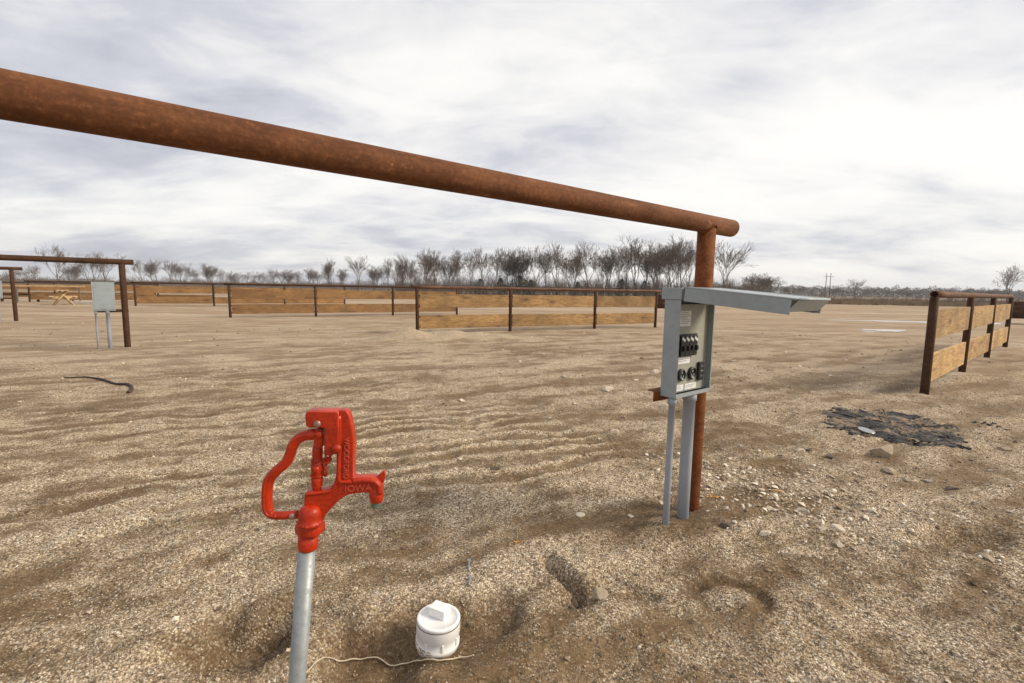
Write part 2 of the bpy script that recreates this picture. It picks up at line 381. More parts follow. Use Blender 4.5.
M_BOARDMID = wood('pine_board', (0.13, 0.066, 0.024), (0.32, 0.185, 0.070), (0.47, 0.295, 0.12))
def ground_mat():
    m, t, b = newmat('sandy_gravel_ground'); geo = N(t, 'ShaderNodeNewGeometry').outputs['Position']
    gr = N(t, 'ShaderNodeAttribute', attribute_name='grav').outputs['Fac']; dp = N(t, 'ShaderNodeAttribute', attribute_name='damp_shade').outputs['Fac']
    far = N(t, 'ShaderNodeVectorMath', operation='LENGTH'); L(t, geo, far.inputs[0])
    farf = ramp(t, math_node(t, 'DIVIDE', far.outputs['Value'], 40.0), [(0.10, 0.0), (0.6, 1.0)]).outputs[0]
    # brown sand
    s1 = noise(t, geo, 1.7, 8, 0.65, 0.2); s2 = noise(t, geo, 45, 5, 0.7)
    sand = ramp(t, s1, [(0.32, (0.190, 0.124, 0.066)), (0.5, (0.255, 0.174, 0.098)), (0.68, (0.335, 0.240, 0.145))]).outputs[0]
    sand = mixc(t, ramp(t, dp, [(0.35, 0.0), (1.0, 0.62)]).outputs[0], sand, (0.125, 0.082, 0.048))  # darkens the sand for damp and for painted shade alike
    sand = mixc(t, 0.55, sand, ramp(t, s2, [(0.3, (0.42, 0.42, 0.42)), (0.5, (0.95, 0.95, 0.95)), (0.7, (1.7, 1.65, 1.55))]).outputs[0], 'MULTIPLY')
    # gravel grains
    warp = N(t, 'ShaderNodeVectorMath', operation='ADD'); nv = N(t, 'ShaderNodeTexNoise', i_Scale=25.0, i_Detail=2.0); L(t, geo, nv.inputs['Vector'])
    sc = N(t, 'ShaderNodeVectorMath', operation='SCALE', i_Scale=0.02); L(t, nv.outputs['Color'], sc.inputs[0]); L(t, geo, warp.inputs[0]); L(t, sc.outputs[0], warp.inputs[1])
    v1 = N(t, 'ShaderNodeTexVoronoi', i_Scale=105.0); L(t, warp.outputs[0], v1.inputs['Vector'])
    v2 = N(t, 'ShaderNodeTexVoronoi', i_Scale=48.0); L(t, warp.outputs[0], v2.inputs['Vector'])
    sx = N(t, 'ShaderNodeSeparateColor'); L(t, v1.outputs['Color'], sx.inputs[0]); sy = N(t, 'ShaderNodeSeparateColor'); L(t, v2.outputs['Color'], sy.inputs[0])
    gcol = ramp(t, sx.outputs[0], [(0.0, (0.17, 0.115, 0.062)), (0.35, (0.36, 0.265, 0.165)), (0.6, (0.50, 0.39, 0.265)), (0.85, (0.65, 0.54, 0.40)), (1.0, (0.80, 0.71, 0.58))]).outputs[0]
    gcol = mixc(t, ramp(t, sy.outputs[1], [(0.55, 0.0), (0.9, 0.6)]).outputs[0], gcol, (0.54, 0.45, 0.34))
    gap = ramp(t, v1.outputs['Distance'], [(0.35, 1.0), (0.75, 0.35)]).outputs[0]
    gcol = mixc(t, 1.0, gcol, gap, 'MULTIPLY')
    mq = N(t, 'ShaderNodeMapping'); L(t, geo, mq.inputs[0]); mq.inputs['Rotation'].default_value = (0, 0, R(-26)); mq.inputs['Scale'].default_value = (0.45, 1.6, 1); far_n = noise(t, mq.outputs[0], 1.0, 9, 0.72)
    cover = math_node(t, 'ADD', math_node(t, 'MULTIPLY', gr, 0.85), math_node(t, 'MULTIPLY', math_node(t, 'SUBTRACT', sy.outputs[0], 0.5), 0.55))
    cover = ramp(t, cover, [(0.06, 0.22), (0.30, 0.70), (0.66, 1.0)]).outputs[0]
    tint = ramp(t, math_node(t, 'ADD', gr, math_node(t, 'MULTIPLY', noise(t, geo, 5.0, 6, 0.7), 0.35)), [(0.20, (0.58, 0.535, 0.48)), (0.50, (0.72, 0.69, 0.66)), (0.86, (1.22, 1.22, 1.22))]).outputs[0]
    near_c = mixc(t, 1.0, mixc(t, cover, sand, gcol), tint, 'MULTIPLY')
    # distant lot: grains merge, machine streaks and pale bands stay
    mp_ = N(t, 'ShaderNodeMapping'); L(t, geo, mp_.inputs[0]); mp_.inputs['Rotation'].default_value = (0, 0, R(-26)); mp_.inputs['Scale'].default_value = (0.05, 0.42, 1)
    fs = noise(t, mp_.outputs[0], 1.0, 7, 0.62, 0.8)
    farc = ramp(t, fs, [(0.36, (0.170, 0.112, 0.064)), (0.46, (0.265, 0.187, 0.120)), (0.54, (0.36, 0.272, 0.188)), (0.64, (0.50, 0.40, 0.295))]).outputs[0]
    farc = mixc(t, 0.48, farc, ramp(t, far_n, [(0.36, (0.17, 0.115, 0.07)), (0.5, (0.31, 0.22, 0.14)), (0.64, (0.50, 0.39, 0.27))]).outputs[0])
    farc = mixc(t, math_node(t, 'MULTIPLY', gr, 0.35), farc, (0.50, 0.40, 0.29))
    # beyond the lot: brown fields
    fld = ramp(t, math_node(t, 'DIVIDE', far.outputs['Value'], 400.0), [(0.15, 0.0), (0.30, 1.0)]).outputs[0]
    mf = N(t, 'ShaderNodeMapping'); L(t, geo, mf.inputs[0]); mf.inputs['Scale'].default_value = (0.002, 0.02, 1)
    fn = noise(t, mf.outputs[0], 1.0, 4, 0.6)
    fcol = ramp(t, fn, [(0.42, (0.14, 0.105, 0.07)), (0.55, (0.26, 0.20, 0.14)), (0.66, (0.34, 0.30, 0.25))]).outputs[0]
    farc = mixc(t, fld, farc, fcol)
    col = mixc(t, farf, near_c, farc)
    L(t, col, b.inputs['Base Color']); b.inputs['Roughness'].default_value = 0.95; b.inputs['Specular IOR Level'].default_value = 0.15
    hgt = math_node(t, 'ADD', math_node(t, 'MULTIPLY', math_node(t, 'SUBTRACT', 1.0, v1.outputs['Distance']), cover), math_node(t, 'MULTIPLY', s2, 0.7))
    hgt = math_node(t, 'ADD', hgt, math_node(t, 'MULTIPLY', noise(t, geo, 9.0, 5, 0.65), 2.2))
    bump(t, b, hgt, 0.75, 0.009); return m
M_GROUND = ground_mat()
def pebble_mat():
    m, t, b = newmat('gravel_stones'); f = N(t, 'ShaderNodeAttribute', attribute_name='tone').outputs['Fac']
    c = ramp(t, f, [(0.0, (0.09, 0.063, 0.042)), (0.25, (0.22, 0.158, 0.10)), (0.5, (0.39, 0.305, 0.215)), (0.75, (0.59, 0.495, 0.375)), (0.93, (0.78, 0.69, 0.56)), (1.0, (0.80, 0.70, 0.56))]).outputs[0]
    n = noise(t, coords(t), 120, 3, 0.6)
    L(t, mixc(t, 0.35, c, ramp(t, n, [(0.3, (0.5, 0.5, 0.5)), (0.7, (1.3, 1.3, 1.3))]).outputs[0], 'MULTIPLY'), b.inputs['Base Color'])
    b.inputs['Roughness'].default_value = 0.9; b.inputs['Specular IOR Level'].default_value = 0.25; return m
M_PEB = pebble_mat()
def stone_mat(name, a, b_, c_):
    m, t, b = newmat(name); c = coords(t); f = noise(t, c, 9, 6, 0.65); g = noise(t, c, 60, 4, 0.6)
    L(t, ramp(t, f, [(0.3, a), (0.5, b_), (0.7, c_)]).outputs[0], b.inputs['Base Color']); b.inputs['Roughness'].default_value = 0.9
    bump(t, b, g, 0.5, 0.004); return m
M_ST = {'pale': stone_mat('pale_stone', (0.42, 0.34, 0.24), (0.58, 0.49, 0.375), (0.72, 0.63, 0.50)),
        'tan': stone_mat('tan_stone', (0.25, 0.19, 0.13), (0.36, 0.285, 0.20), (0.46, 0.375, 0.28)),
        'dark': stone_mat('dark_clod', (0.07, 0.052, 0.038), (0.12, 0.09, 0.065), (0.18, 0.14, 0.105)),
        'orange': stone_mat('orange_stone', (0.38, 0.21, 0.10), (0.50, 0.30, 0.15), (0.58, 0.40, 0.24)),
        'grey': stone_mat('grey_stone', (0.26, 0.225, 0.18), (0.37, 0.325, 0.265), (0.48, 0.43, 0.36))}
def water_mat():
    m, t, b = newmat('puddle_water'); b.inputs['Base Color'].default_value = (0.32, 0.29, 0.25, 1)
    b.inputs['Roughness'].default_value = 0.06; b.inputs['Specular IOR Level'].default_value = 0.8; b.inputs['IOR'].default_value = 1.4
    return m
M_WATER = water_mat()

# ------------------------------------------------------------------ ground sheet
def axis(lo_f, hi_f, step, lim, k):
    mid = np.arange(lo_f, hi_f, step); out = [mid]
    def grow(start, end):
        v = []; p = start; s = step
        while abs(p) < abs(end) or (p > 0) != (end > 0):
            s = step + k * abs(p - start); 
            if abs(p - start) > 25: s = step + k * 25 + 0.09 * (abs(p - start) - 25)
            p = p + s if end > start else p - s; v.append(p)
            if len(v) > 3000: break
        return np.array(v)
    return np.concatenate([grow(mid[0], -lim)[::-1], mid, grow(mid[-1], lim)])
XS = axis(-1.7, 2.3, 0.016, 6000, 0.011); YS = axis(0.9, 4.2, 0.014, 6000, 0.011)
gx, gy = np.meshgrid(XS, YS)
gh, gg, gd = terrain(gx.ravel(), gy.ravel())
nx, ny = len(XS), len(YS)
ii = np.arange(nx * ny).reshape(ny, nx)
gf = np.stack([ii[:-1, :-1], ii[:-1, 1:], ii[1:, 1:], ii[1:, :-1]], -1).reshape(-1, 4)
me = npmesh('ground', np.stack([gx.ravel(), gy.ravel(), gh], 1), gf, True, {'grav': gg, 'damp_shade': gd})
tag(link_mesh('ground', me, M_GROUND), kind='structure')
print('ground verts', nx, ny, nx * ny)

# puddles: flat water standing in the hollows
for i, (cx_, cy_, rx_, ry_, an_) in enumerate(PUDS):
    b = bmesh.new(); vs_ = []
    for k in range(48):
        a = 2 * math.pi * k / 48; q = 1.15 + 0.28 * math.sin(3 * a + i) + 0.16 * math.sin(7 * a) + 0.1 * math.sin(13 * a)
        lx, ly = rx_ * q * math.cos(a), ry_ * q * math.sin(a)
        vs_.append(b.verts.new((cx_ + lx * math.cos(an_) - ly * math.sin(an_), cy_ + lx * math.sin(an_) + ly * math.cos(an_), 0.006)))
    b.faces.new(vs_); me = bpy.data.meshes.new('puddle'); b.to_mesh(me); b.free()
    tag(link_mesh('puddle', me, M_WATER), kind='structure')

# ------------------------------------------------------------------ gravel (loose grains, uncountable)
def pebbles(name, n, region, rmin, rmax, seed, thr, stuff_label, patch=None, light=0.0):
    rg = np.random.RandomState(seed); y0, y1 = region
    r_ = rg.rand(n); Y = y0 * (y1 / y0) ** r_                     # denser close by
    X = (rg.rand(n) * 2 - 1) * (Y * 1.17 + 0.25)
    if patch: X = patch[0] + rg.randn(n) * patch[2]; Y = patch[1] + rg.randn(n) * patch[3] + (X - patch[0]) * patch[4]
    h, g, d = terrain(X, Y)
    keep = rg.rand(n) < np.clip((g - thr) * 1.5 + 0.30, 0.10, 1)
    X, Y, h, g = X[keep], Y[keep], h[keep], g[keep]; n = len(X)
    r = rmin + (rmax - rmin) * rg.rand(n) ** 2.6
    r = r * (0.80 + 0.14 * Y)
    base = np.array([[1, 0, 0], [-1, 0, 0], [0, 1, 0], [0, -1, 0], [0, 0, 1], [0, 0, -1], [.6, .6, .55], [-.6, .55, .5], [.5, -.6, .55], [-.55, -.6, .5]], float)
    base = base[[0, 1, 2, 3, 4, 5]]
    V = base[None] * (0.55 + 0.75 * rg.rand(n, 6, 1)) + 0.22 * (rg.rand(n, 6, 3) - 0.5)
    V[:, :, 2] *= 0.62
    # random rotation about z and a tilt
    a = rg.rand(n) * 2 * np.pi; ca, sa = np.cos(a)[:, None], np.sin(a)[:, None]
    x, y, z = V[:, :, 0], V[:, :, 1], V[:, :, 2]
    x, y = x * ca - y * sa, x * sa + y * ca
    t = (rg.rand(n) - 0.5) * 1.4; ct, st = np.cos(t)[:, None], np.sin(t)[:, None]
    x, z = x * ct - z * st, x * st + z * ct
    V = np.stack([x, y, z], -1) * r[:, None, None] + np.stack([X, Y, h + r * 0.22], 1)[:, None]
    F0 = np.array([[0, 2, 4], [2, 1, 4], [1, 3, 4], [3, 0, 4], [2, 0, 5], [1, 2, 5], [3, 1, 5], [0, 3, 5]])
    Fc = (F0[None] + (np.arange(n) * 6)[:, None, None]).reshape(-1, 3)
    tone = np.repeat(np.clip(light + 0.10 + 0.66 * rg.rand(n) ** 1.25 + 0.34 * (g - 0.35), 0, 1) * np.where(rg.rand(n) < 0.12, 0.4, 1.0), 6)
    me = npmesh(name, V.reshape(-1, 3), Fc, False, {'tone': tone})
    tag(link_mesh(name, me, M_PEB), stuff_label, 'gravel', None, 'stuff'); print(name, n)
pebbles('gravel', 300000, (1.15, 8.0), 0.0019, 0.0058, 5, 0.25, 'fine crushed gravel lying loose over the brown sandy ground')
pebbles('coarse_gravel', 2600, (1.3, 16.0), 0.006, 0.016, 9, 0.15, 'scattered coarser stone chips lying over the sandy ground')
pebbles('stone_chips', 1100, (1, 2), 0.005, 0.020, 21, -1.0, 'loose stone chips strewn on the ground right of the rusty post', (1.85, 3.05, 0.42, 0.38, -0.35), 0.30)

# ------------------------------------------------------------------ fences
def pipe_mb(p0, p1, r, n=20, wall=None):
    """pipe with open ends"""
    m = MB(); p0 = Vector(p0); p1 = Vector(p1); d = p1 - p0; Lh = d.length
    Mx = Matrix.Translation(p0) @ d.to_track_quat('Z', 'Y').to_matrix().to_4x4(); w = wall or r * 0.12
    prof = [(r - w, 0.12), (r - w, 0.0), (r, 0.0)]
    k = max(2, int(Lh / 0.5))
    prof += [(r, Lh * i / k) for i in range(1, k)] + [(r, Lh), (r - w, Lh), (r - w, Lh - 0.12)]
    m.lathe(prof, n=n, M=Mx); return m
def fence(start, dirv, bays, label, group, mats, seed, over=0.18, boards=((0.15, 0.55), (0.77, 1.17)), H=1.42):
    rg = random.Random(seed)
    ang = math.atan2(dirv[1], dirv[0]); t = empty('rail_fence', (start[0], start[1], hz(*start)), ang)
    tag(t, label, 'fence', group)
    total = sum(bays); pos = [0]
    for b_ in bays: pos.append(pos[-1] + b_)
    bm_, pm, tm = mats; r = 0.052
    for i, p in enumerate(pos):
        m = pipe_mb((p, 0, -0.3), (p + rg.uniform(-.01, .01), rg.uniform(-.01, .01), H - 0.085), r)
        po = m.build('post', pm, t)
        for (z0, z1) in boards:
            for z in (z0 + 0.05, z1 - 0.05):
                for sx in ((-1, 1) if 0 < i < len(pos) - 1 else ((1,) if i == 0 else (-1,))):
                    MB().box((p + sx * 0.062, 0.0, z), (0.04, 0.056, 0.045), 0.003).build('bracket', pm, po)
    pipe_mb((-over, 0, H - 0.047), (total + over, 0, H - 0.047), 0.046).build('top_rail', tm, t)
    for i in range(len(bays)):
        for (z0, z1) in boards:
            zm = (z0 + z1) / 2
            for (a, b_) in ((z0, z1),):
                m = MB(); tilt = rg.uniform(-0.006, 0.006)
                Lb = bays[i] - 0.13
                m.box((0, 0, 0), (Lb, 0.042, b_ - a), 0.004)
                o = m.build('board', bm_, t); o.location = (pos[i] + bays[i] / 2, 0.0 + rg.uniform(-.004, .004), (a + b_) / 2); o.rotation_euler = (0, tilt * 0.5, rg.uniform(-.002, .002))
    return t
FG = None
fence((-2.80, 13.86), (8.22, 4.1), (3.05, 3.35, 2.85), 'pipe and pale board fence in the middle, behind the low gravel heap', None, (M_BOARDMID, M_DKRUST, M_TOPRUST), 1)
fence((5.74, 6.42), (7.73, 6.35), (3.05, 3.3, 3.6), 'pipe and yellow board fence at the right side with an open pipe end', None, (M_BOARDLIT, M_DKRUST, M_TOPRUST), 2, 0.10)
fence((-11.65, 19.4), (8.8, 5.3), (3.3, 3.5, 3.4), 'browner board fence standing left of and behind the middle fence', None, (M_BOARDOLD, M_DKRUST, M_DKRUST), 3)
fence((-22.1, 27.6), (10.2, 5.6), (3.9, 4.0, 3.8), 'low brown fence further back, right of the small closed grey box', None, (M_BOARDOLD, M_DKRUST, M_DKRUST), 4)
fence((-32.0, 31.2), (10.2, 4.6), (3.4, 3.6, 3.4), 'farthest brown fence behind the timber table and the closed grey box', None, (M_BOARDOLD, M_DKRUST, M_DKRUST), 5)
fence((-44.0, 36.0), (10.2, 4.2), (3.4, 3.6, 3.4, 3.4), 'far brown fence at the left edge behind the bare low rail', None, (M_BOARDOLD, M_DKRUST, M_DKRUST), 6, H=1.35)

# low bare rail on short posts, far left
t = empty('low_rail', (-36.0, 30.6, 0), R(18)); tag(t, 'low dark rail on short posts left of the timber table, far left', 'rail')
MB().box((4.1, 0, 0.52), (8.2, 0.10, 0.14), 0.01).build('beam', M_DKRUST, t)
for p in (0.4, 2.2, 4.1, 6.0, 7.8): MB().box((p, 0.0, 0.2), (0.13, 0.09, 0.5), 0.008).build('leg', M_DKRUST, t)
t = empty('timber_beam_rail', (-35.0, 29.2, 0), R(12)); tag(t, 'thin pale timber beam carried level across to the timber table, far left', 'rail')
MB().box((3.6, 0, 1.10), (7.4, 0.09, 0.11), 0.01).build('beam', M_PINE, t)
for p in (0.1, 3.6, 7.0): MB().box((p, 0.0, 0.45), (0.07, 0.07, 1.2), 0.006).build('post', M_POLE, t)
# trestle picnic table seen end on
t = empty('picnic_table', (*G(63.5, 305.3), 0), R(46)); tag(t, 'pale timber picnic table with crossed legs beyond the left pedestal', 'picnic table')
for x in (-0.32, -0.16, 0.0, 0.16, 0.32): MB().box((x, 0, 0.76), (0.14, 1.8, 0.04), 0.004).build('top_board', M_PINE, t)
for x in (-0.78, 0.78): MB().box((x, 0, 0.46), (0.26, 1.8, 0.04), 0.004).build('seat', M_PINE, t)
for y in (-0.62, 0.62):
    for s_ in (-1, 1):
        MB().tube([(s_ * 0.72, y, -0.03), (-s_ * 0.26, y + 0.05 * s_, 0.74)], 0.055, 4).build('leg', M_PINE, t)
    MB().box((0, y + 0.12, 0.42), (1.8, 0.05, 0.12), 0.004).build('crossbar', M_PINE, t)
t.scale = (0.66, 1.0, 1.15)
# pale concrete wheel stop by it
t = MB().box((0, 0, 0.1), (1.9, 0.30, 0.22), 0.05, seg=2).build('wheel_stop', M_CONC); t.location = (*G(88, 304.4), 0); t.rotation_euler = (0, 0, 0.1)
tag(t, 'low pale concrete wheel stop lying beyond the left grey box', 'wheel stop')

# ------------------------------------------------------------------ hitching rails
def hitch(px_, py_, dirv, H, back, fore, label, far_post, rmat, pmat, rr=0.0565, bracket=True):
    z0 = hz(px_, py_); ang = math.atan2(dirv[1], dirv[0])
    t = empty('pipe_rail', (px_, py_, z0), ang); tag(t, label, 'pipe rail')
    H = H - z0
    pipe_mb((-back, 0, H), (fore, 0, H), rr, 40).build('top_rail', rmat, t)
    for p in (0.0, -far_post):
        m = pipe_mb((p, 0, -0.4), (p, 0, H - rr * 0.55), rr, 32)
        po = m.build('post', pmat, t)
        # weld bead round the joint
        w = MB(); pts = []
        for k in range(25):
            a = 2 * math.pi * k / 24; x, y = rr * 1.01 * math.cos(a), rr * 1.01 * math.sin(a)
            z = H - math.sqrt(max(0, (rr * 1.02) ** 2 - y * y)); z = min(z, H - 0.006)
            pts.append((p + x, y, z))
        w.tube(pts, 0.0065, 6, cap=False).build('weld', pmat, po)
    if bracket:
        b_ = MB()
        b_.plate([(-0.47, 0.755), (0.06, 0.755), (0.06, 0.81), (-0.47, 0.81)], -0.018, -0.012, 0.001, 1)
        b_.box((-0.205, 0.006, 0.814), (0.53, 0.040, 0.007), 0.001)
        b_.build('bracket', pmat, t)
    return t
RD = (0.787, 0.618)
PX, PY = 1.146, 2.848
hitch(PX, PY, RD, 1.754, 4.6, 0.285, 'large rusty pipe rail crossing the sky on an orange post beside the open power box', 4.3, M_RAIL, M_POST, 0.0525)
hitch(-8.26, 10.02, RD, 1.80, 6.4, 0.20, 'dark brown pipe rail on its post beside the closed grey box on the left', 6.1, M_DKRUST, M_DKRUST)
hitch(-17.2, 16.25, RD, 1.80, 6.4, 0.27, 'small pipe rail at the far left edge of the lot with a grey box', 6.1, M_DKRUST, M_DKRUST)

# ------------------------------------------------------------------ power pedestals
def text_mesh(body, size, extrude, name='lettering'):
    cu = bpy.data.curves.new(name, 'FONT'); cu.body = body; cu.size = size; cu.extrude = extrude; cu.align_x = 'CENTER'; cu.align_y = 'CENTER'
    cu.offset = size * 0.012
    o = bpy.data.objects.new(name, cu); COL.objects.link(o); dg = bpy.context.evaluated_depsgraph_get(); dg.update()
    me = bpy.data.meshes.new_from_object(o.evaluated_get(dg)); bpy.data.objects.remove(o, do_unlink=True); bpy.data.curves.remove(cu); return me
W, D, BH = 0.350, 0.098, 0.588
def pedestal(corner, is_open, label, zb=0.776):
    """corner: front left foot of the box; local x along the front, local y into the box"""
    n = Vector((0.618, -0.787)); ang = math.atan2(RD[1], RD[0]); z0 = hz(corner[0], corner[1])
    t = empty('power_pedestal', (corner[0], corner[1], z0), ang); tag(t, label, 'power pedestal'); zb -= z0
    zt = zb + BH
    th = 0.003
    m = MB()
    m.box((th / 2, D / 2, zb + BH / 2), (th, D, BH), 0.0008); m.box((W - th / 2, D / 2, zb + BH / 2), (th, D, BH), 0.0008)
    m.box((W / 2, D - th / 2, zb + BH / 2), (W - 2 * th, th, BH)); m.box((W / 2, D / 2, zb + th / 2), (W - 2 * th, D - 2 * th, th)); m.box((W / 2, D / 2, zt - th / 2), (W - 2 * th, D - 2 * th, th))
    # folded front lip
    m.box((W / 2, 0.002, zb + 0.011), (W - 2 * th, th, 0.022)); m.box((W - 0.006, 0.002, zb + BH / 2), (0.006, th, BH - 0.05))
    box = m.build('enclosure', M_BOX, t)
    h = MB(); h.box((W / 2, D / 2 + 0.008, zt - 0.022), (W + 0.012, D + 0.022, 0.062), 0.004, seg=2); h.build('hood', M_BOX, t)
    if is_open:
        pz = zb + 0.022
        p = MB(); p.box((W / 2, 0.036, zb + BH / 2 - 0.03), (W - 2 * th - 0.002, 0.003, BH - 0.10)); pan = p.build('panel', M_PANEL, t)
        fy = 0.0335
        # breakers
        MB().box((0.135, fy + 0.0005, zb + 0.282), (0.20, 0.003, 0.125), 0.001).build('breaker_frame', M_BLACK, pan)
        MB().box((0.232, fy - 0.003, zb + 0.282), (0.022, 0.004, 0.115), 0.001).build('blank_plate', M_PANEL, pan)
        for k in range(4):
            x = 0.062 + k * 0.041
            q = MB(); q.box((x, fy - 0.012, zb + 0.282), (0.038, 0.022, 0.11), 0.002); br = q.build('breaker', M_BLACK, pan)
            MB().box((x, fy - 0.028, zb + 0.268), (0.016, 0.020, 0.028), 0.003).build('breaker_switch', M_BLACK, br)
            s_ = MB(); s_.box((0, 0, 0), (0.034, 0.0015, 0.014)); so = s_.build('breaker_marking', M_STICK, br); so.location = (x, fy - 0.0242, zb + 0.318); so.rotation_euler = (0, R(32), 0)
        # receptacles
        for (x, r_) in ((0.085, 0.034), (0.190, 0.036)):
            Mx = Matrix.Translation((x, fy, zb + 0.118)) @ Matrix.Rotation(R(90), 4, 'X')
            q = MB(); q.lathe([(r_, 0), (r_, 0.012), (r_ - 0.004, 0.016), (r_ - 0.008, 0.016), (r_ - 0.009, 0.010), (0.001, 0.010)], n=28, M=Mx)
            rc = q.build('socket', M_BLACK, pan); s_ = MB()
            for k in range(3):
                a = R(90 + 120 * k); s_.box((x + 0.014 * math.cos(a), fy - 0.0110, zb + 0.118 + 0.014 * math.sin(a)), (0.006 if k else 0.009, 0.002, 0.011))
            s_.build('socket_slots', M_INK, rc)
        q = MB(); q.box((0.275, fy - 0.008, zb + 0.125), (0.052, 0.016, 0.105), 0.003); gf_ = q.build('double_socket', M_BLACK, pan)
        s_ = MB()
        for z in (0.155, 0.098): s_.box((0.269, fy - 0.0165, zb + z), (0.004, 0.002, 0.012)); s_.box((0.281, fy - 0.0165, zb + z), (0.004, 0.002, 0.012))
        s_.box((0.275, fy - 0.0165, zb + 0.127), (0.02, 0.003, 0.006)); s_.build('socket_slots', M_INK, gf_)
        # stickers with lines of print
        for (x, z, w_, hh) in ((0.105, 0.430, 0.105, 0.085), (0.105, 0.197, 0.125, 0.036), (0.075, 0.045, 0.088, 0.034), (0.190, 0.045, 0.118, 0.034)):
            st = MB().box((x, fy - 0.0008, zb + z), (w_, 0.0012, hh)).build('sticker', M_STICK, pan)
            pr = MB(); rg = random.Random(int(x * 1000 + z * 100)); rows = int(hh / 0.010)
            for k in range(rows - 1):
                ww = w_ * rg.uniform(0.55, 0.85); pr.box((x - (w_ * 0.86 - ww) / 2, fy - 0.0020, zb + z + hh / 2 - 0.010 - k * 0.0098), (ww, 0.0006, 0.0026))
            pr.build('print_lines', M_INK, st)
        # cover swung up on its hinge
        Lc = 0.56; l = MB(); fd = 0.072
        l.box((W / 2, -Lc / 2, 0), (W + 0.004, Lc, th), 0.0008)
        for x in (-0.0015, W + 0.0015): l.box((x, -Lc / 2 + 0.01, -fd / 2), (th, Lc - 0.04, fd - 2 * th * 0), 0.0008)
        for x in (0.010, W - 0.010): l.box((x, -Lc / 2, -fd + 0.001), (0.018, Lc - 0.10, th))
        # sloped end flange, faces down and outwards
        Me = Matrix.Translation((W / 2, -Lc + 0.021, -fd * 0.46)) @ Matrix.Rotation(R(36), 4, 'X')
        l.box((0, 0, 0), (W + 0.004, th, fd * 0.95), 0.0006, M=Me)
        for x in (0.001, W - 0.001): l.tube([(x, -0.01, -0.001), (x, -Lc + 0.01, -0.001)], 0.0055, 8)
        l.tube([(0.0, -Lc, -0.001), (W, -Lc, -0.001)], 0.0055, 8)
        lo = l.build('cover', M_BOX, t); lo.location = (0, -0.012, zt + 0.012); lo.rotation_euler = (R(5.0), 0, 0)
        k_ = MB()
        for x in (0.03, W - 0.03): k_.tube([(x - 0.012, -0.006, zt + 0.006), (x + 0.012, -0.006, zt + 0.006)], 0.006, 8)
        k_.build('hinge', M_BOX, t)
        h2 = MB(); h2.tube([(W + 0.012 + 0.012 * math.cos(a), 0.012, zb + 0.045 + 0.012 * math.sin(a)) for a in [2 * math.pi * k / 12 for k in range(13)]], 0.0025, 6, cap=False)
        h2.box((W + 0.001, 0.012, zb + 0.045), (0.012, 0.012, 0.02), 0.001); h2.build('hasp', M_GALV, t)
    else:
        c = MB(); c.box((W / 2, -0.006, zb + BH / 2 - 0.005), (W + 0.008, 0.012, BH - 0.06), 0.004, seg=2)
        c.box((W / 2, -0.014, zb + BH / 2 - 0.01), (W - 0.05, 0.006, BH - 0.14), 0.003)
        c.build('cover', M_BOX, t)
        MB().box((W / 2, -0.014, zb + 0.035), (0.03, 0.014, 0.02), 0.003).build('hasp', M_GALV, t)
    for (x, r_, y) in ((0.030, 0.0185, 0.040), (0.218, 0.0340, 0.050)):
        c = MB(); c.lathe([(r_, -0.25 - z0), (r_, zb * 0.5), (r_, zb - 0.045), (r_ + 0.006, zb - 0.043), (r_ + 0.006, zb - 0.004), (r_, zb - 0.003)], n=28)
        co = c.build('conduit', M_CONDUIT, t); co.location = (x, y, 0)
    return t
pc = pedestal((0.890, 2.492), True, 'grey power box with its cover swung open, on two grey conduits by the rusty post')
pedestal((-8.58, 9.62), False, 'closed grey power box on two conduits beside the dark brown post, left')
pedestal((-17.62, 15.80), False, 'closed grey power box cut off by the left edge of the photo')

# ------------------------------------------------------------------ yard hydrant
hp0 = Vector((-0.399, 0.878, 0.836)); hp1 = ray(297, 683) * 0.945 + Vector((0, 0, EYE))
zax = (hp0 - hp1).normalized(); foot = hp0 + zax * ((-0.02 - hp0.z) / zax.z)
right = Vector((math.cos(R(7)), -math.sin(R(7)) * -1, 0)); right = (right - zax * right.dot(zax)).normalized(); yax = zax.cross(right).normalized()
Mh = Matrix((right, yax, zax)).transposed().to_4x4(); Mh.translation = foot
HY = empty('water_hydrant'); HY.matrix_world = Mh
tag(HY, 'red cast iron water hydrant with C shaped handle on a grey standing pipe', 'hydrant')
HZ = (hp0 - foot).length; KU = 0.000521
def U(u, v): return ((u - 291) * KU * 0.955, HZ + (612 - v) * KU)
def P3(u, v, y=0.0): a = U(u, v); return (a[0], y, a[1])
MB().lathe([(0.0165, -0.2), (0.0165, HZ * 0.5), (0.0165, HZ + 0.004)], n=32).build('standpipe', M_GALV, HY)
c = MB(); c.lathe([(0.0168, HZ - 0.002), (0.0185, HZ - 0.0005), (0.0190, HZ + 0.004), (0.0188, HZ + 0.036)], n=32); c.build('neck', M_RED, HY)
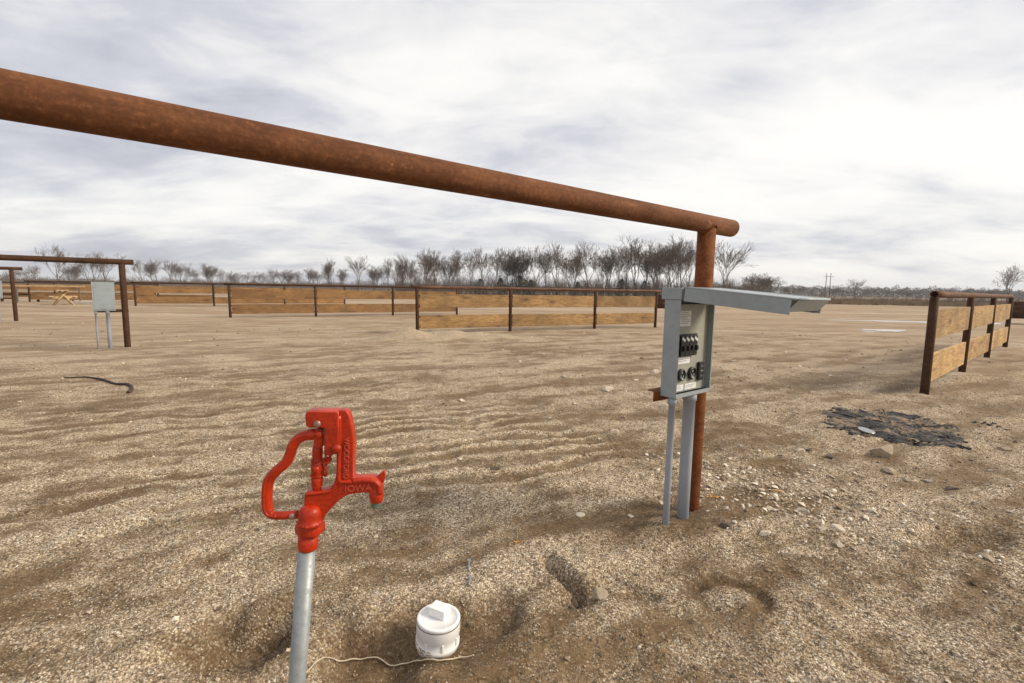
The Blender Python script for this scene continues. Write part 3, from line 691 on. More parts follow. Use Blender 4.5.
# hexagon nut with collar
nz0 = U(0, 552)[1]; nz1 = U(0, 512)[1]; nut = MB()
nut.lathe([(0.021, nz0 - 0.004), (0.0262, nz0), (0.0275, nz0 + 0.003), (0.0275, nz1 - 0.003), (0.0255, nz1), (0.020, nz1 + 0.001)], n=6, M=Matrix.Translation((0.0035, 0, 0)) @ Matrix.Rotation(R(12), 4, 'Z'))
nut.build('hex_nut', M_RED, HY)
bl = MB(); bz = U(0, 500)[1]; bl.lathe([(0.0235, bz - 0.006), (0.0245, bz - 0.002), (0.0235, bz + 0.001), (0.0215, bz + 0.003), (0.0222, bz + 0.012), (0.0212, bz + 0.022), (0.0175, bz + 0.029), (0.0115, bz + 0.0325), (0.004, bz + 0.0335)], n=28, M=Matrix.Translation((0.006, -0.010, 0)))
for k in range(8):
    a = 2 * math.pi * k / 8; bl.box((0.006 + 0.0238 * math.cos(a), -0.010 + 0.0238 * math.sin(a), bz - 0.001), (0.004, 0.004, 0.004), 0.001)
bl.build('bonnet', M_RED, HY)
# main casting, as one outline
body = [(268, 512), (268, 470), (279, 452), (281, 400), (286, 389), (300, 384), (350, 382), (375, 374), (389, 358), (396, 330), (402, 260), (401, 90),
        (408, 76), (432, 77), (443, 92), (455, 140), (463, 190), (465, 330), (480, 333), (532, 331), (556, 338), (574, 357), (577, 398), (552, 404), (527, 400),
        (525, 392), (508, 389), (470, 393), (438, 400), (410, 420), (372, 462), (350, 492), (347, 512)]
cs = MB(); cs.plate([U(*p) for p in body], -0.0125, 0.0135, 0.0045, 3)
cast = cs.build('body', M_RED, HY)
rim = MB()                                                                     # raised borders of the sunk lettering field
rim.tube([P3(*p, -0.0125) for p in smooth_path([(405, 96, 0), (408, 200, 0), (408, 270, 0), (410, 338, 0), (422, 347, 0), (462, 347, 0)], 5) for p in [(p[0], p[1])]], 0.0045, 8)
rim.tube([P3(p[0], p[1], -0.012) for p in smooth_path([(463, 344, 0), (500, 340, 0), (535, 343, 0), (560, 360, 0), (566, 392, 0)], 5)], 0.0055, 8)
rim.tube([P3(p[0], p[1], -0.0115) for p in smooth_path([(286, 396, 0), (330, 390, 0), (372, 384, 0), (395, 366, 0), (404, 335, 0)], 5)], 0.0038, 8)
rim.build('raised_border', M_RED, cast)
sp = MB(); A = U(551, 400); Mx = Matrix.Translation((A[0], 0, A[1])) @ Matrix.Rotation(R(180), 4, 'X')
sp.lathe([(0.0128, -0.012), (0.0138, 0.0), (0.0145, 0.003), (0.0140, 0.008), (0.0120, 0.017), (0.0105, 0.018)], n=24, M=Mx); spo = sp.build('spout', M_RED, HY)
th_ = MB(); th_.lathe([(0.0098, 0.016)] + [(0.0098 + (0.0008 if k % 2 else 0), 0.017 + k * 0.0014) for k in range(9)] + [(0.0070, 0.0285), (0.0070, 0.018)], n=24, M=Mx); th_.build('threaded_tip', M_BRASS, spo)
tb = MB(); tb.plate([U(*p) for p in [(550, 340), (560, 325), (574, 312), (583, 311), (584, 330), (579, 355), (568, 362)]], -0.005, 0.005, 0.0018, 2); tb.build('spur', M_RED, HY)
# top lever head
ld = MB(); ld.plate([U(*p) for p in [(284, 92), (288, 82), (300, 79), (398, 79), (407, 84), (408, 180), (411, 205), (410, 232), (404, 238), (389, 238), (387, 244), (358, 243), (355, 232), (357, 145), (350, 139), (340, 140), (300, 139), (287, 132)]], -0.0205, -0.0135, 0.003, 3)
ld.plate([U(*p) for p in [(284, 92), (288, 82), (300, 79), (398, 79), (407, 84), (407, 128), (396, 139), (300, 139), (287, 132)]], -0.0130, 0.0205, 0.003, 3)
ldo = ld.build('lever_head', M_RED, HY)
MB().lathe([(0.0095, 0.0), (0.0092, 0.005), (0.006, 0.0085), (0.002, 0.0095)], n=20, M=Matrix.Translation(P3(403, 215, -0.0195)) @ Matrix.Rotation(R(90), 4, 'X')).build('pivot_boss', M_RED, ldo)
def bolt(u, v, y, parent, r=0.0062, mat=None):
    MB().lathe([(r, 0.0), (r, 0.003), (r * 0.7, 0.0048), (0.001, 0.0052)], n=16, M=Matrix.Translation(P3(u, v, y)) @ Matrix.Rotation(R(90), 4, 'X')).build('bolt', mat or M_BOLT, parent)
bolt(329, 124, -0.020, ldo, 0.0068)
# C handle
hd = MB(); path = smooth_path([(340, 172, 0), (310, 171, 0), (280, 176, 0), (252, 188, 0), (232, 213, 0), (220, 250, 0), (205, 280, 0), (170, 312, 0), (145, 345, 0), (138, 385, 0), (138, 430, 0), (143, 462, 0), (160, 479, 0), (200, 481, 0), (252, 478, 0)], 6)
n_ = len(path); rads = [0.0108 if i > 10 else 0.0122 for i in range(n_)]
hd.tube([P3(p[0], p[1], -0.004) for p in path], [r * (1.0 if i < n_ * .8 else 0.82) for i, r in enumerate(rads)], 14, squash=(0.95, 0.92))
ho = hd.build('handle', M_RED, HY)
hr = MB(); hr.tube([P3(p[0] - 6, p[1] - 3, -0.0125) for p in path[8:-8]], 0.0032, 6); hr.build('handle_rib', M_RED, ho)
bolt(238, 478, -0.012, ho, 0.0062)
# link, rod, clamp
lk = MB(); lk.plate([U(*p) for p in [(318, 150), (330, 143), (346, 150), (349, 180), (346, 215), (338, 222), (322, 222), (313, 212), (311, 180)]], -0.014, 0.012, 0.0035, 2)
lk.build('link', M_RED, HY); bolt(333, 168, -0.0135, HY, 0.0072, M_RED)
rd = MB(); x0 = U(322, 0)[0]
Z = lambda v: U(0, v)[1]
rd.lathe([(0.0075, Z(392)), (0.0085, Z(375)), (0.0105, Z(365)), (0.0112, Z(340)), (0.0095, Z(332)), (0.0112, Z(326)), (0.0118, Z(300)), (0.0112, Z(274)), (0.0085, Z(268)), (0.0098, Z(255)), (0.0098, Z(228)), (0.0085, Z(215))], n=20, M=Matrix.Translation((x0, -0.002, 0)))
rd.build('lift_rod', M_RED, HY)
cw = MB(); cw.tube([(x0 + 0.0122 * math.cos(a), -0.002 + 0.0122 * math.sin(a), Z(271)) for a in [2 * math.pi * k / 20 for k in range(21)]], 0.0014, 5, cap=False); cw.build('clamp_ring', M_RED, HY)
cw = MB(); cw.tube([(x0 + 0.0122 * math.cos(a), -0.002 + 0.0122 * math.sin(a), Z(328)) for a in [2 * math.pi * k / 20 for k in range(21)]], 0.0014, 5, cap=False); cw.build('clamp_ring', M_RED, HY)
bolt(322, 300, -0.0125, HY, 0.0075, M_RED)
for k, (u, v, a) in enumerate([(363, 250, 90), (357, 270, 20), (348, 288, 70), (352, 310, 100)]):
    pts = []
    for j in range(15):
        q = 2 * math.pi * j / 14; lx, lz = 0.0095 * math.cos(q), 0.0042 * math.sin(q); ca_, sa_ = math.cos(R(a)), math.sin(R(a))
        A = U(u, v); pts.append((A[0] + (lx * ca_ - lz * sa_), -0.006 + (0.003 * math.sin(q) if k % 2 else 0), A[1] + lx * sa_ + lz * ca_))
    ch = MB(); ch.tube(pts, 0.0024, 7, cap=False); ch.build('chain_link', M_RED, HY)
# cast lettering
def place_text(body_, u, v, size, rot, parent, yoff=-0.0137):
    me = text_mesh(body_, size, 0.0012); o = link_mesh('lettering', me, M_REDTXT, parent)
    A = U(u, v); o.matrix_local = Matrix.Translation((A[0], yoff, A[1])) @ Matrix.Rotation(R(90), 4, 'X') @ Matrix.Rotation(R(rot), 4, 'Z'); return o
place_text('WOODFORD', 436, 256, 0.0135, -90, cast)
place_text('IOWA', 484, 371, 0.0185, 3, cast, -0.0137)

# the head sits plumb on the leaning pipe
Rm = Matrix.Translation((0.002, 0, HZ)) @ Matrix.Rotation(R(-3.0), 4, 'Y') @ Matrix.Translation((0, 0, -HZ))
for ch_ in [k for k in bpy.data.objects if k.parent == HY and not k.name.startswith('standpipe')]: ch_.matrix_local = Rm @ ch_.matrix_local
# ------------------------------------------------------------------ white cleanout cap
cz = hz(*CAP); t = empty('cleanout_cap', (CAP[0], CAP[1], cz), R(-24)); tag(t, 'white plastic cleanout cap with a square plug standing in the sand by the hydrant', 'pipe cap')
t.rotation_euler = (R(-1.5), R(2), R(-24))
r0 = 0.0845; Hc = 0.122
m = MB(); m.lathe([(r0 * 0.93, -0.06), (r0 * 0.93, 0.012), (r0, 0.016), (r0, 0.030), (r0 * 0.965, 0.034), (r0 * 0.965, 0.062), (r0 * 0.995, 0.066), (r0 * 0.995, Hc - 0.014)], n=56, cap=False)
hub = m.build('hub', M_WHITE, t)
m = MB(); m.lathe([(r0 * 0.90, Hc - 0.018), (r0 * 0.985, Hc - 0.012), (r0 * 0.985, Hc - 0.003), (r0 * 0.965, Hc), (r0 * 0.85, Hc + 0.001), (r0 * 0.82, Hc - 0.003), (r0 * 0.3, Hc - 0.002), (0.002, Hc - 0.002)], n=56); lid = m.build('lid', M_WHITE, t)
m = MB(); m.box((-0.004, 0.012, Hc + 0.016), (0.070, 0.052, 0.036), 0.004, seg=3); m.build('plug', M_WHITE, lid)
for k in range(8):
    a = 2 * math.pi * k / 8; MB().box((0, 0, 0), (0.006, 0.008, 0.030), 0.0012, M=Matrix.Rotation(a, 4, 'Z') @ Matrix.Translation((r0 * 0.975, 0, 0.048))).build('grip_rib', M_WHITE, hub)
b_ = MB(); rgs = random.Random(3)
for k in range(40):
    a = rgs.uniform(-2.9, -1.2); b_.box((0, 0, 0), (0.004, rgs.uniform(.004, .016), rgs.uniform(.002, .007)), 0.001, M=Matrix.Rotation(a, 4, 'Z') @ Matrix.Translation((r0 * 0.998 - 0.0014, 0, 0.022 + rgs.uniform(-.012, .012))))
b_.build('dried_mud', M_ST['tan'], hub)

# ------------------------------------------------------------------ wire, stick, bolts on the ground
def ground_path(pxs, lift, k=8):
    pts = smooth_path([(*G(*p), 0) for p in pxs], k); X = np.array([p.x for p in pts]); Y = np.array([p.y for p in pts]); h = terrain(X, Y)[0]
    return [(x, y, z + lift) for x, y, z in zip(X, Y, h)]
w_ = MB().tube(ground_path([(306, 676), (318, 663), (332, 653), (352, 646), (372, 645), (392, 649), (412, 651), (428, 657), (446, 657), (460, 652), (474, 653)], 0.010), 0.0024, 8).build('cord', M_WIRE)
tag(w_, 'thin cream cord lying from the hydrant pipe to the white cap', 'cord')
w_ = MB().tube(ground_path([(62, 379), (80, 379), (98, 380), (112, 384), (127, 386), (132, 390), (128, 393)], 0.014), [0.007 + 0.011 * min(1, i / 30) for i in range(49)], 8).build('fallen_stick', M_STICKD)
tag(w_, 'bent dark stick lying on the bare ground at the left', 'stick')
for (a, b2, nm, lab) in (((469, 562), (469, 574), 'long_screw', 'grey screw standing upright in the sand behind the white cap'), ((470, 585), (469, 592), 'short_bolt', 'short grey bolt lying on the sand right behind the white cap')):
    p, q = G(*a), G(*b2); o = MB().tube([(p[0], p[1], hz(*p) + 0.012), (q[0], q[1], hz(*q) + 0.006)], 0.005, 8)
    o.lathe([(0.010, 0), (0.010, 0.006)], n=6, M=Matrix.Translation((p[0], p[1], hz(*p) + 0.010))); tag(o.build(nm, M_GALV), lab, 'screw')
def leafy(px, py, n, label, spread):
    rg = random.Random(int(px)); m = MB(); x0_, y0_ = G(px, py)
    for k in range(n):
        x, y = x0_ + rg.gauss(0, spread), y0_ + rg.gauss(0, spread * 0.8); z = hz(x, y) + 0.008
        Mx = Matrix.Translation((x, y, z)) @ Euler((rg.uniform(-.6, .6), rg.uniform(-.6, .6), rg.uniform(0, 6))).to_matrix().to_4x4()
        m.box((0, 0, 0), (rg.uniform(.012, .026), rg.uniform(.007, .013), 0.0012), 0.0004, M=Mx)
    tag(m.build('dead_leaves', M_LEAF), label, 'leaves', None, 'stuff')
leafy(712, 496, 16, 'scraps of orange dead leaf just right of the rusty post foot', 0.028)
leafy(519, 545, 8, 'orange brown leaf scraps between hydrant and power box', 0.015)

# ------------------------------------------------------------------ stones
ORDS = ['first', 'second', 'third', 'fourth', 'fifth', 'sixth', 'seventh', 'eighth', 'ninth', 'tenth', 'eleventh', 'twelfth', 'thirteenth', 'fourteenth', 'fifteenth', 'sixteenth', 'seventeenth', 'eighteenth', 'nineteenth', 'twentieth']
def stone_mesh(seed, sub=2):
    rg = random.Random(seed); b = bmesh.new(); bmesh.ops.create_icosphere(b, subdivisions=sub, radius=1)
    cuts = [Vector((rg.gauss(0, 1), rg.gauss(0, 1), rg.gauss(0, 1))).normalized() for _ in range(9)]
    offs = [rg.uniform(0.35, 0.75) for _ in cuts]
    for v in b.verts:
        for c_, o_ in zip(cuts, offs):
            dd = v.co.dot(c_) - o_
            if dd > 0: v.co -= c_ * dd
        v.co += Vector((rg.uniform(-.03, .03), rg.uniform(-.03, .03), rg.uniform(-.03, .03)))
    me = bpy.data.meshes.new('stone'); b.to_mesh(me); b.free(); return me
SM = {}
def stone(px, py, wpx, flat, kind, label, group=None, seed=0, name='stone', long=1.0):
    x, y = G(px, py); key = (seed % 6, kind)
    if key not in SM:
        me = stone_mesh(seed % 6 + 40, 3 if wpx > 15 else 2); me.materials.append(M_ST[kind]); SM[key] = me
    o = bpy.data.objects.new(name, SM[key]); COL.objects.link(o)
    dist = y * math.cos(PITCH) + EYE * math.sin(PITCH); r = wpx * dist / FPX / 2 * 1.12
    rg = random.Random(int(px * 7 + py)); o.location = (x, y, hz(x, y) + r * flat * 0.35); o.scale = (r * long, r * 0.8, r * flat)
    o.rotation_euler = (rg.uniform(-.2, .2), rg.uniform(-.2, .2), rg.uniform(-.5, .5)); tag(o, label, 'stone', group); return o
stone(883, 455, 25, 0.75, 'tan', 'largest tan rock, pointed, in front of the charred patch', seed=1, name='rock')
big = [(799, 451.6, 11, .6, 'pale', 'pale stone touching a dark clod, left of the charred patch'), (809, 451, 9, .6, 'dark', 'dark clod touching a pale stone, left of the charred patch'),
       (830, 457, 9, .6, 'dark', 'small dark clod left of the largest tan rock'), (771, 508.6, 11, .35, 'pale', 'flat pale stone above the one nearest the post, right of the post'),
       (775, 491, 14, .4, 'orange', 'orange toned flat stone right of the rusty post'), (801, 510, 16, .35, 'grey', 'long grey slab in the stone cluster right of the post'),
       (812, 524.5, 13, .4, 'tan', 'tan flat stone left of the white stones in the cluster'), (821, 531, 12, .55, 'pale', 'left one of the three whitest stones in the cluster right of the post'),
       (838, 532, 15, .6, 'pale', 'biggest whitish stone in the cluster right of the post'), (839, 545, 11, .7, 'pale', 'whitish stone nearest the camera in the stone cluster'),
       (763, 535, 14, .35, 'pale', 'flat whitish stone lying alone below the rusty post, to its right'), (889.5, 472, 16, .3, 'tan', 'flat tan stone below the largest rock'),
       (950, 487, 15, .3, 'dark', 'dark flat clod at the right below the charred patch'), (1004, 449, 12, .5, 'tan', 'tan stone right of the charred patch near the photo edge'),
       (937, 545, 20, .3, 'dark', 'flat dark clod in the right foreground'), (987, 561, 15, .5, 'tan', 'tan stone standing up at the lip of the hollow on the right'),
       (724, 528.6, 13, .6, 'dark', 'dark clod just right of the conduit feet'), (608, 390, 14, .4, 'pale', 'pale flat stone left of the power box, farther back'),
       (613, 432.5, 11, .6, 'pale', 'pale round stone left of the thin conduit'), (493.6, 472, 13, .4, 'dark', 'dark clod among the raked ridges'),
       (580, 513, 12, .3, 'pale', 'pale stone in the shaded dip left of the conduits'), (631, 517.5, 8, .5, 'pale', 'small pale stone close left of the thin conduit foot'),
       (663.7, 407, 9, .5, 'pale', 'pale stone beside the thin conduit just under the box'), (655, 372, 10, .4, 'pale', 'pale stone left of the box bracket'),
       (211.5, 651, 8, .7, 'pale', 'pale stone in the hole left of the hydrant pipe'), (444.5, 499, 8, .5, 'tan', 'tan stone right of the hydrant spout'),
       (600, 602, 17, .8, 'tan', 'tan clod at the lip of the small burrow in the foreground'), (575, 590, 13, .8, 'dark', 'dark clod beside the small burrow in the foreground')]
for i, (x, y, w0, f0, k0, lab) in enumerate(big): stone(x, y, w0, f0, k0, lab, seed=i)
sm1 = [(731.6, 468, 6), (761.6, 490.5, 8), (798, 501, 8), (840.6, 518.6, 8), (835, 523, 7), (726, 513.6, 8), (782, 485.5, 8), (811.7, 481, 9), (744, 476, 5), (753, 483, 5), (790, 477, 5), (768, 470, 6), (822, 512, 6), (806, 492, 6), (736, 500, 6), (748, 505, 5), (786, 515, 6), (757, 455, 5), (740, 447, 5)]
for i, (x, y, w0) in enumerate(sorted(sm1)): stone(x, y, w0, .5, ('pale', 'tan', 'pale', 'grey')[i % 4], 'small stone in the loose scatter right of the rusty post, %s from the left' % ORDS[i], 'small stones right of the rusty post', seed=i)
sm2 = [(906, 480, 9), (975, 503, 7), (919, 505, 6), (927, 481, 9), (870, 500, 5), (990, 470, 7), (943, 462, 6), (1010, 515, 8), (965, 520, 6), (898, 525, 5), (862, 477, 5), (1008, 480, 6)]
for i, (x, y, w0) in enumerate(sorted(sm2)): stone(x, y, w0, .4, ('tan', 'pale', 'grey')[i % 3], 'small stone on the open ground below the charred patch, %s from the left' % ORDS[i], 'small stones below the charred patch', seed=i + 2)
sm3 = [(624, 417, 6), (549, 419, 6), (564, 378, 7), (661.6, 499, 7), (462, 401, 8), (590, 455, 5), (540, 395, 5), (635, 380, 7), (500, 375, 5), (600, 360, 6), (642, 358, 6), (575, 405, 5), (520, 362, 5)]
for i, (x, y, w0) in enumerate(sorted(sm3)): stone(x, y, w0, .5, ('pale', 'tan')[i % 2], 'small stone on the ground left of the power box, %s from the left' % ORDS[i], 'small stones left of the power box', seed=i + 3)
sm4 = [(770, 372, 7), (800, 366, 6), (830, 377, 7), (742, 392, 7), (760, 404, 8), (812, 392, 6), (795, 415, 7), (850, 395, 6), (785, 352, 5), (845, 360, 5), (870, 372, 6), (733, 362, 6), (748, 420, 6), (778, 436, 6), (817, 432, 5), (903, 398, 6), (940, 408, 6)]
for i, (x, y, w0) in enumerate(sorted(sm4)): stone(x, y, w0, .4, ('pale', 'tan', 'pale')[i % 3], 'small stone on the lot behind the open cover, right of it, %s from the left' % ORDS[i], 'small stones behind the charred patch', seed=i + 1)
sm5 = [(188, 626, 6), (203, 624, 5), (95, 372, 5), (205, 357, 5), (60, 510, 5), (125, 455, 4), (240, 490, 5), (160, 425, 5), (20, 402, 6), (235, 370, 5)]
for i, (x, y, w0) in enumerate(sorted(sm5)): stone(x, y, w0, .5, ('pale', 'tan')[i % 2], 'small stone on the ground left of the hydrant, %s from the left' % ORDS[i], 'small stones left of the hydrant', seed=i + 4)

# ------------------------------------------------------------------ charred patch
def char_patch():
    rg = np.random.RandomState(8); cx_, cy_ = G(897, 431)
    outline = [(825, 418), (834, 411), (860, 411), (900, 415), (930, 422), (958, 428), (960, 437), (963, 445), (945, 448), (915, 447), (890, 442), (868, 438), (845, 434), (828, 427)]
    op = [G(*p) for p in outline]; op = [(p.x, p.y) for p in smooth_path([(a, b, 0) for a, b in op], 10, True)]
    op = [(x + rg.randn() * 0.022 + 0.07 * math.sin(i_ * 0.61) * math.cos(i_ * 0.23), y + rg.randn() * 0.025 + 0.05 * math.sin(i_ * 0.47 + 1)) for i_, (x, y) in enumerate(op)]
    cx_ = sum(p[0] for p in op) / len(op); cy_ = sum(p[1] for p in op) / len(op); nr = 26; n = len(op); V = []
    for i in range(nr + 1):
        f = i / nr
        for (x, y) in op: V.append((cx_ + (x - cx_) * f, cy_ + (y - cy_) * f))
    V = np.array(V); h = terrain(V[:, 0], V[:, 1])[0]; f = np.repeat(np.arange(nr + 1) / nr, n)
    rough = np.abs(fbm(V[:, 0] * 9, V[:, 1] * 9, 120, 4)) * 0.026 + 0.002
    z = h + np.where(f > 0.99, -0.01, rough * (0.7 + 0.5 * f))
    Fc = []
    for i in range(nr):
        for k in range(n): Fc.append((i * n + k, i * n + (k + 1) % n, (i + 1) * n + (k + 1) % n, (i + 1) * n + k))
    me = npmesh('charred_patch', np.stack([V[:, 0], V[:, 1], z], 1), Fc, True)
    m, t, b = newmat('ash_and_char'); c = coords(t); f1 = noise(t, c, 3.4, 6, 0.7, 0.4); f2 = noise(t, c, 22, 5, 0.75)
    base = ramp(t, f1, [(0.42, (0.030, 0.028, 0.029)), (0.50, (0.075, 0.062, 0.054)), (0.53, (0.18, 0.135, 0.095)), (0.62, (0.27, 0.19, 0.12))]).outputs[0]
    base = mixc(t, ramp(t, f2, [(0.42, 0.8), (0.50, 0.0)]).outputs[0], base, (0.016, 0.015, 0.016)); base = mixc(t, ramp(t, f2, [(0.60, 0.0), (0.70, 0.6)]).outputs[0], base, (0.22, 0.20, 0.19))
    L(t, base, b.inputs['Base Color']); b.inputs['Roughness'].default_value = 0.9; bump(t, b, f2, 0.8, 0.02)
    root = link_mesh('charred_patch', me, m); tag(root, 'black charred burn patch of ash on the ground before the right fence', 'burn patch')
    mb = MB(); r2 = random.Random(5)
    for k in range(260):
        a = r2.randrange(n); f = 0.97 + r2.gauss(-0.04, 0.05) if k % 4 else r2.uniform(0.3, 1.12)
        x = cx_ + (op[a][0] - cx_) * f; y = cy_ + (op[a][1] - cy_) * f; s_ = 0.005 + 0.017 * r2.random() ** 2
        Mx = Matrix.Translation((x, y, hz(x, y) + 0.008)) @ Euler((r2.uniform(-.5, .5), r2.uniform(-.5, .5), r2.uniform(0, 6))).to_matrix().to_4x4()
        mb.box((0, 0, 0), (s_ * r2.uniform(1, 1.8), s_, s_ * 0.9), s_ * 0.3, M=Mx)
    tag(mb.build('charred_chunks', M_CHAR, root), kind='stuff')
    p = G(866, 434); d_ = MB(); d_.lathe([(0.03, 0.0), (0.062, 0.004), (0.072, 0.010), (0.066, 0.012), (0.05, 0.006), (0.002, 0.006)], n=30); do = d_.build('metal_dish', M_SILV)
    do.location = (p[0], p[1], hz(*p) + 0.03); do.rotation_euler = (0.18, 0.1, 0); tag(do, 'small shiny metal dish at the near edge of the charred patch', 'dish')
    m2 = MB(); r3 = random.Random(8)
    for k in range(16):
        f = k / 15; p = G(975 + 36 * f, 424 + 5 * f + r3.uniform(-2.5, 2.5)); s_ = r3.uniform(0.006, 0.024)
        m2.box((0, 0, 0), (s_ * 2, s_, s_ * .6), s_ * .15, M=Matrix.Translation((p[0], p[1], hz(*p) + 0.008)) @ Matrix.Rotation(r3.uniform(0, 6), 4, 'Z'))
    tag(m2.build('charred_crumbs', M_CHAR), 'trail of black charred crumbs right of the burn patch', 'char', None, 'stuff')
char_patch()

# dark rusty burn barrels
def barrel(px, py, Rr, Hh, label):
    p = G(px, py); t = empty('metal_barrel', (p[0], p[1], 0)); tag(t, label, 'barrel')
    pr = [(Rr, -0.02), (Rr, Hh * .32), (Rr * 1.04, Hh * .34), (Rr, Hh * .36), (Rr, Hh * .65), (Rr * 1.04, Hh * .67), (Rr, Hh * .69), (Rr, Hh), (Rr * .94, Hh), (Rr * .94, Hh * .3), (0.01, Hh * .3)]
    MB().lathe(pr, n=24).build('drum', M_DKRUST, t)
    MB().tube([(Rr * math.cos(a), Rr * math.sin(a), Hh) for a in [2 * math.pi * k / 24 for k in range(25)]], 0.03, 6, cap=False).build('rim', M_TOPRUST, t)
barrel(661, 308.5, 0.42, 1.1, 'dark rusty barrel beyond the end of the middle fence')
barrel(1018, 318, 0.42, 1.05, 'dark rusty barrel behind the far end of the right fence')

# ------------------------------------------------------------------ bare trees
def grow(seed, H, stems, lean=0.0, spread=0.4, levels=5, base_r=0.16):
    rg = random.Random(seed); TR = []; CR = []
    def rv(s): return Vector((rg.gauss(0, s), rg.gauss(0, s), rg.gauss(0, s)))
    def rec(p, d, ln, r, lv):
        segs = 5 if lv == 0 else (4 if lv < 3 else 3)
        dd = d.copy(); q0 = p; rr_ = r; out = TR if lv == 0 else CR; away = (0.0, 0.08, 0.07, 0.05, 0.04, 0.02, 0)[lv]
        for i in range(segs):
            dd = (dd + rv(0.07 + 0.025 * lv) + Vector((0, 0, away))).normalized(); q = q0 + dd * (ln / segs)
            r1 = rr_ * (0.88 if lv < 2 else 0.80); out.append((q0, q, rr_, r1)); rr_ = r1; q0 = q
            if lv < levels and i >= (1 if lv else 2) and rg.random() < (0.80 if lv < 2 else 0.56):
                side = rv(1.0); side.z *= 0.4; side = (side - dd * side.dot(dd)).normalized(); w = spread * rg.uniform(.7, 1.3)
                rec(q, (dd + side * w).normalized(), ln * rg.uniform(.55, .85), rr_ * rg.uniform(.5, .68), lv + 1)
        if lv < levels:
            for _ in range(2):
                side = rv(1.0); side = (side - dd * side.dot(dd)).normalized()
                rec(q0, (dd + side * spread * rg.uniform(.5, .9)).normalized(), ln * rg.uniform(.65, .88), rr_ * 0.8, lv + 1)
    for s_ in range(stems):
        a = rg.uniform(0, 6.28) if stems < 3 else s_ * 2.1 + .4; tilt = 0.05 if stems == 1 else 0.30
        d = Vector((math.cos(a) * tilt + lean, math.sin(a) * tilt, 1)).normalized()
        rec(Vector((math.cos(a) * .1 * (stems > 1), math.sin(a) * .1 * (stems > 1), -0.2)), d, H * 0.30, base_r * (1 if stems == 1 else .8), 0)
    zs = sorted(s_[1].z for s_ in CR); k = H / zs[-1]
    return [(a * k, b * k, r0_, r1_) for a, b, r0_, r1_ in TR], [(a * k, b * k, r0_, r1_) for a, b, r0_, r1_ in CR]
def seg_mesh(name, segs, n, rmin=0.0):
    A = np.array([s[0][:] for s in segs]); B = np.array([s[1][:] for s in segs]); R0 = np.maximum(np.array([s[2] for s in segs]), rmin); R1 = np.maximum(np.array([s[3] for s in segs]), rmin)
    T = B - A; T /= np.linalg.norm(T, axis=1)[:, None] + 1e-9; ref = np.where(np.abs(T[:, 2:3]) > 0.9, [[1., 0, 0]], [[0, 0, 1.]])
    S = np.cross(T, ref); S /= np.linalg.norm(S, axis=1)[:, None]; Uv = np.cross(S, T); V = []
    for (C, Rr) in ((A, R0), (B, R1)):
        for k in range(n):
            a = 2 * math.pi * k / n; V.append(C + (S * math.cos(a) + Uv * math.sin(a)) * Rr[:, None])
    V = np.stack(V, 1); m = len(segs); base = (np.arange(m) * 2 * n)[:, None, None]
    F0 = np.array([[k, (k + 1) % n, n + (k + 1) % n, n + k] for k in range(n)]); Fc = (F0[None] + base).reshape(-1, 4)
    return npmesh(name, V.reshape(-1, 3), Fc, True)
PROTO = []
specs = [(101, 10, 1, 0.0, .46, 5, .19), (102, 10, 2, 0.0, .40, 5, .18), (113, 10, 1, .04, .50, 5, .19), (104, 10, 3, 0.0, .38, 5, .15), (115, 10, 1, -.05, .38, 5, .17), (106, 10, 2, 0.12, .46, 5, .18)]
for sp_ in specs:
    tr, cr_ = grow(sp_[0], sp_[1], sp_[2], sp_[3], sp_[4], sp_[5], sp_[6])
    a, b2 = seg_mesh('trunk', tr, 6), seg_mesh('crown', cr_, 3, 0.014)
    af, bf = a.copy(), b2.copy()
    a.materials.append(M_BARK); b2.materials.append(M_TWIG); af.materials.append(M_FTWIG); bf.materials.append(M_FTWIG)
    PROTO.append((a, b2, af, bf)); print('tree', len(tr), len(cr_))
def tree(px, top, Y, proto, label, group=None, rz=None, wide=1.0, far=False, name='bare_tree'):
    top += ((px * 37) % 5 - 2.0) * (0.6 if group == MG else 0); r = ray(px, top); tY = Y / r.y; H_ = EYE + r.z * tY; x = r.x * tY
    o = empty(name, (x, Y, 0), rz if rz is not None else (px * 1.7) % 6.28); k = H_ / 10.0; o.scale = (k * wide, k * wide, k)
    tag(o, label, 'tree', group); p = PROTO[proto]
    for nm, me in (('trunk', p[2] if far else p[0]), ('crown', p[3] if far else p[1])):
        c_ = bpy.data.objects.new(nm, me); COL.objects.link(c_); c_.parent = o
    return o
MID = 'bare leafless tree in the row beyond the middle fence'; MG = 'bare trees beyond the middle fence'
row = [(424, 249, 1, 92, 1.15), (437, 248, 0, 95, 1.25), (459, 249, 4, 90, 1.0), (447, 255, 3, 99, 1), (484, 246.5, 0, 92, 1.35), (501, 247.5, 2, 96, 1.25), (520, 252, 3, 99, 1.1), (533, 247, 5, 97, 1.2),
       (559, 242.5, 0, 92, 1.3), (547, 249, 4, 99, 1.0), (574, 249, 3, 98, 1.0), (587, 239.5, 2, 88, 1.35), (604, 249, 1, 98, 1.0), (621, 246, 4, 99, .9), (640, 237.5, 0, 86, 1.35),
       (655, 246, 3, 97, 1.0), (664, 241, 5, 91, 1.1), (677, 233.5, 1, 86, 1.15), (690, 244, 4, 95, .9), (471, 252, 4, 100, 1.0), (511, 252, 1, 101, 1.0), (611, 248, 0, 101, 1.0), (630, 245, 2, 100, 1.0), (648, 244, 0, 99, 1.0), (683, 241, 0, 98, 1.0)]
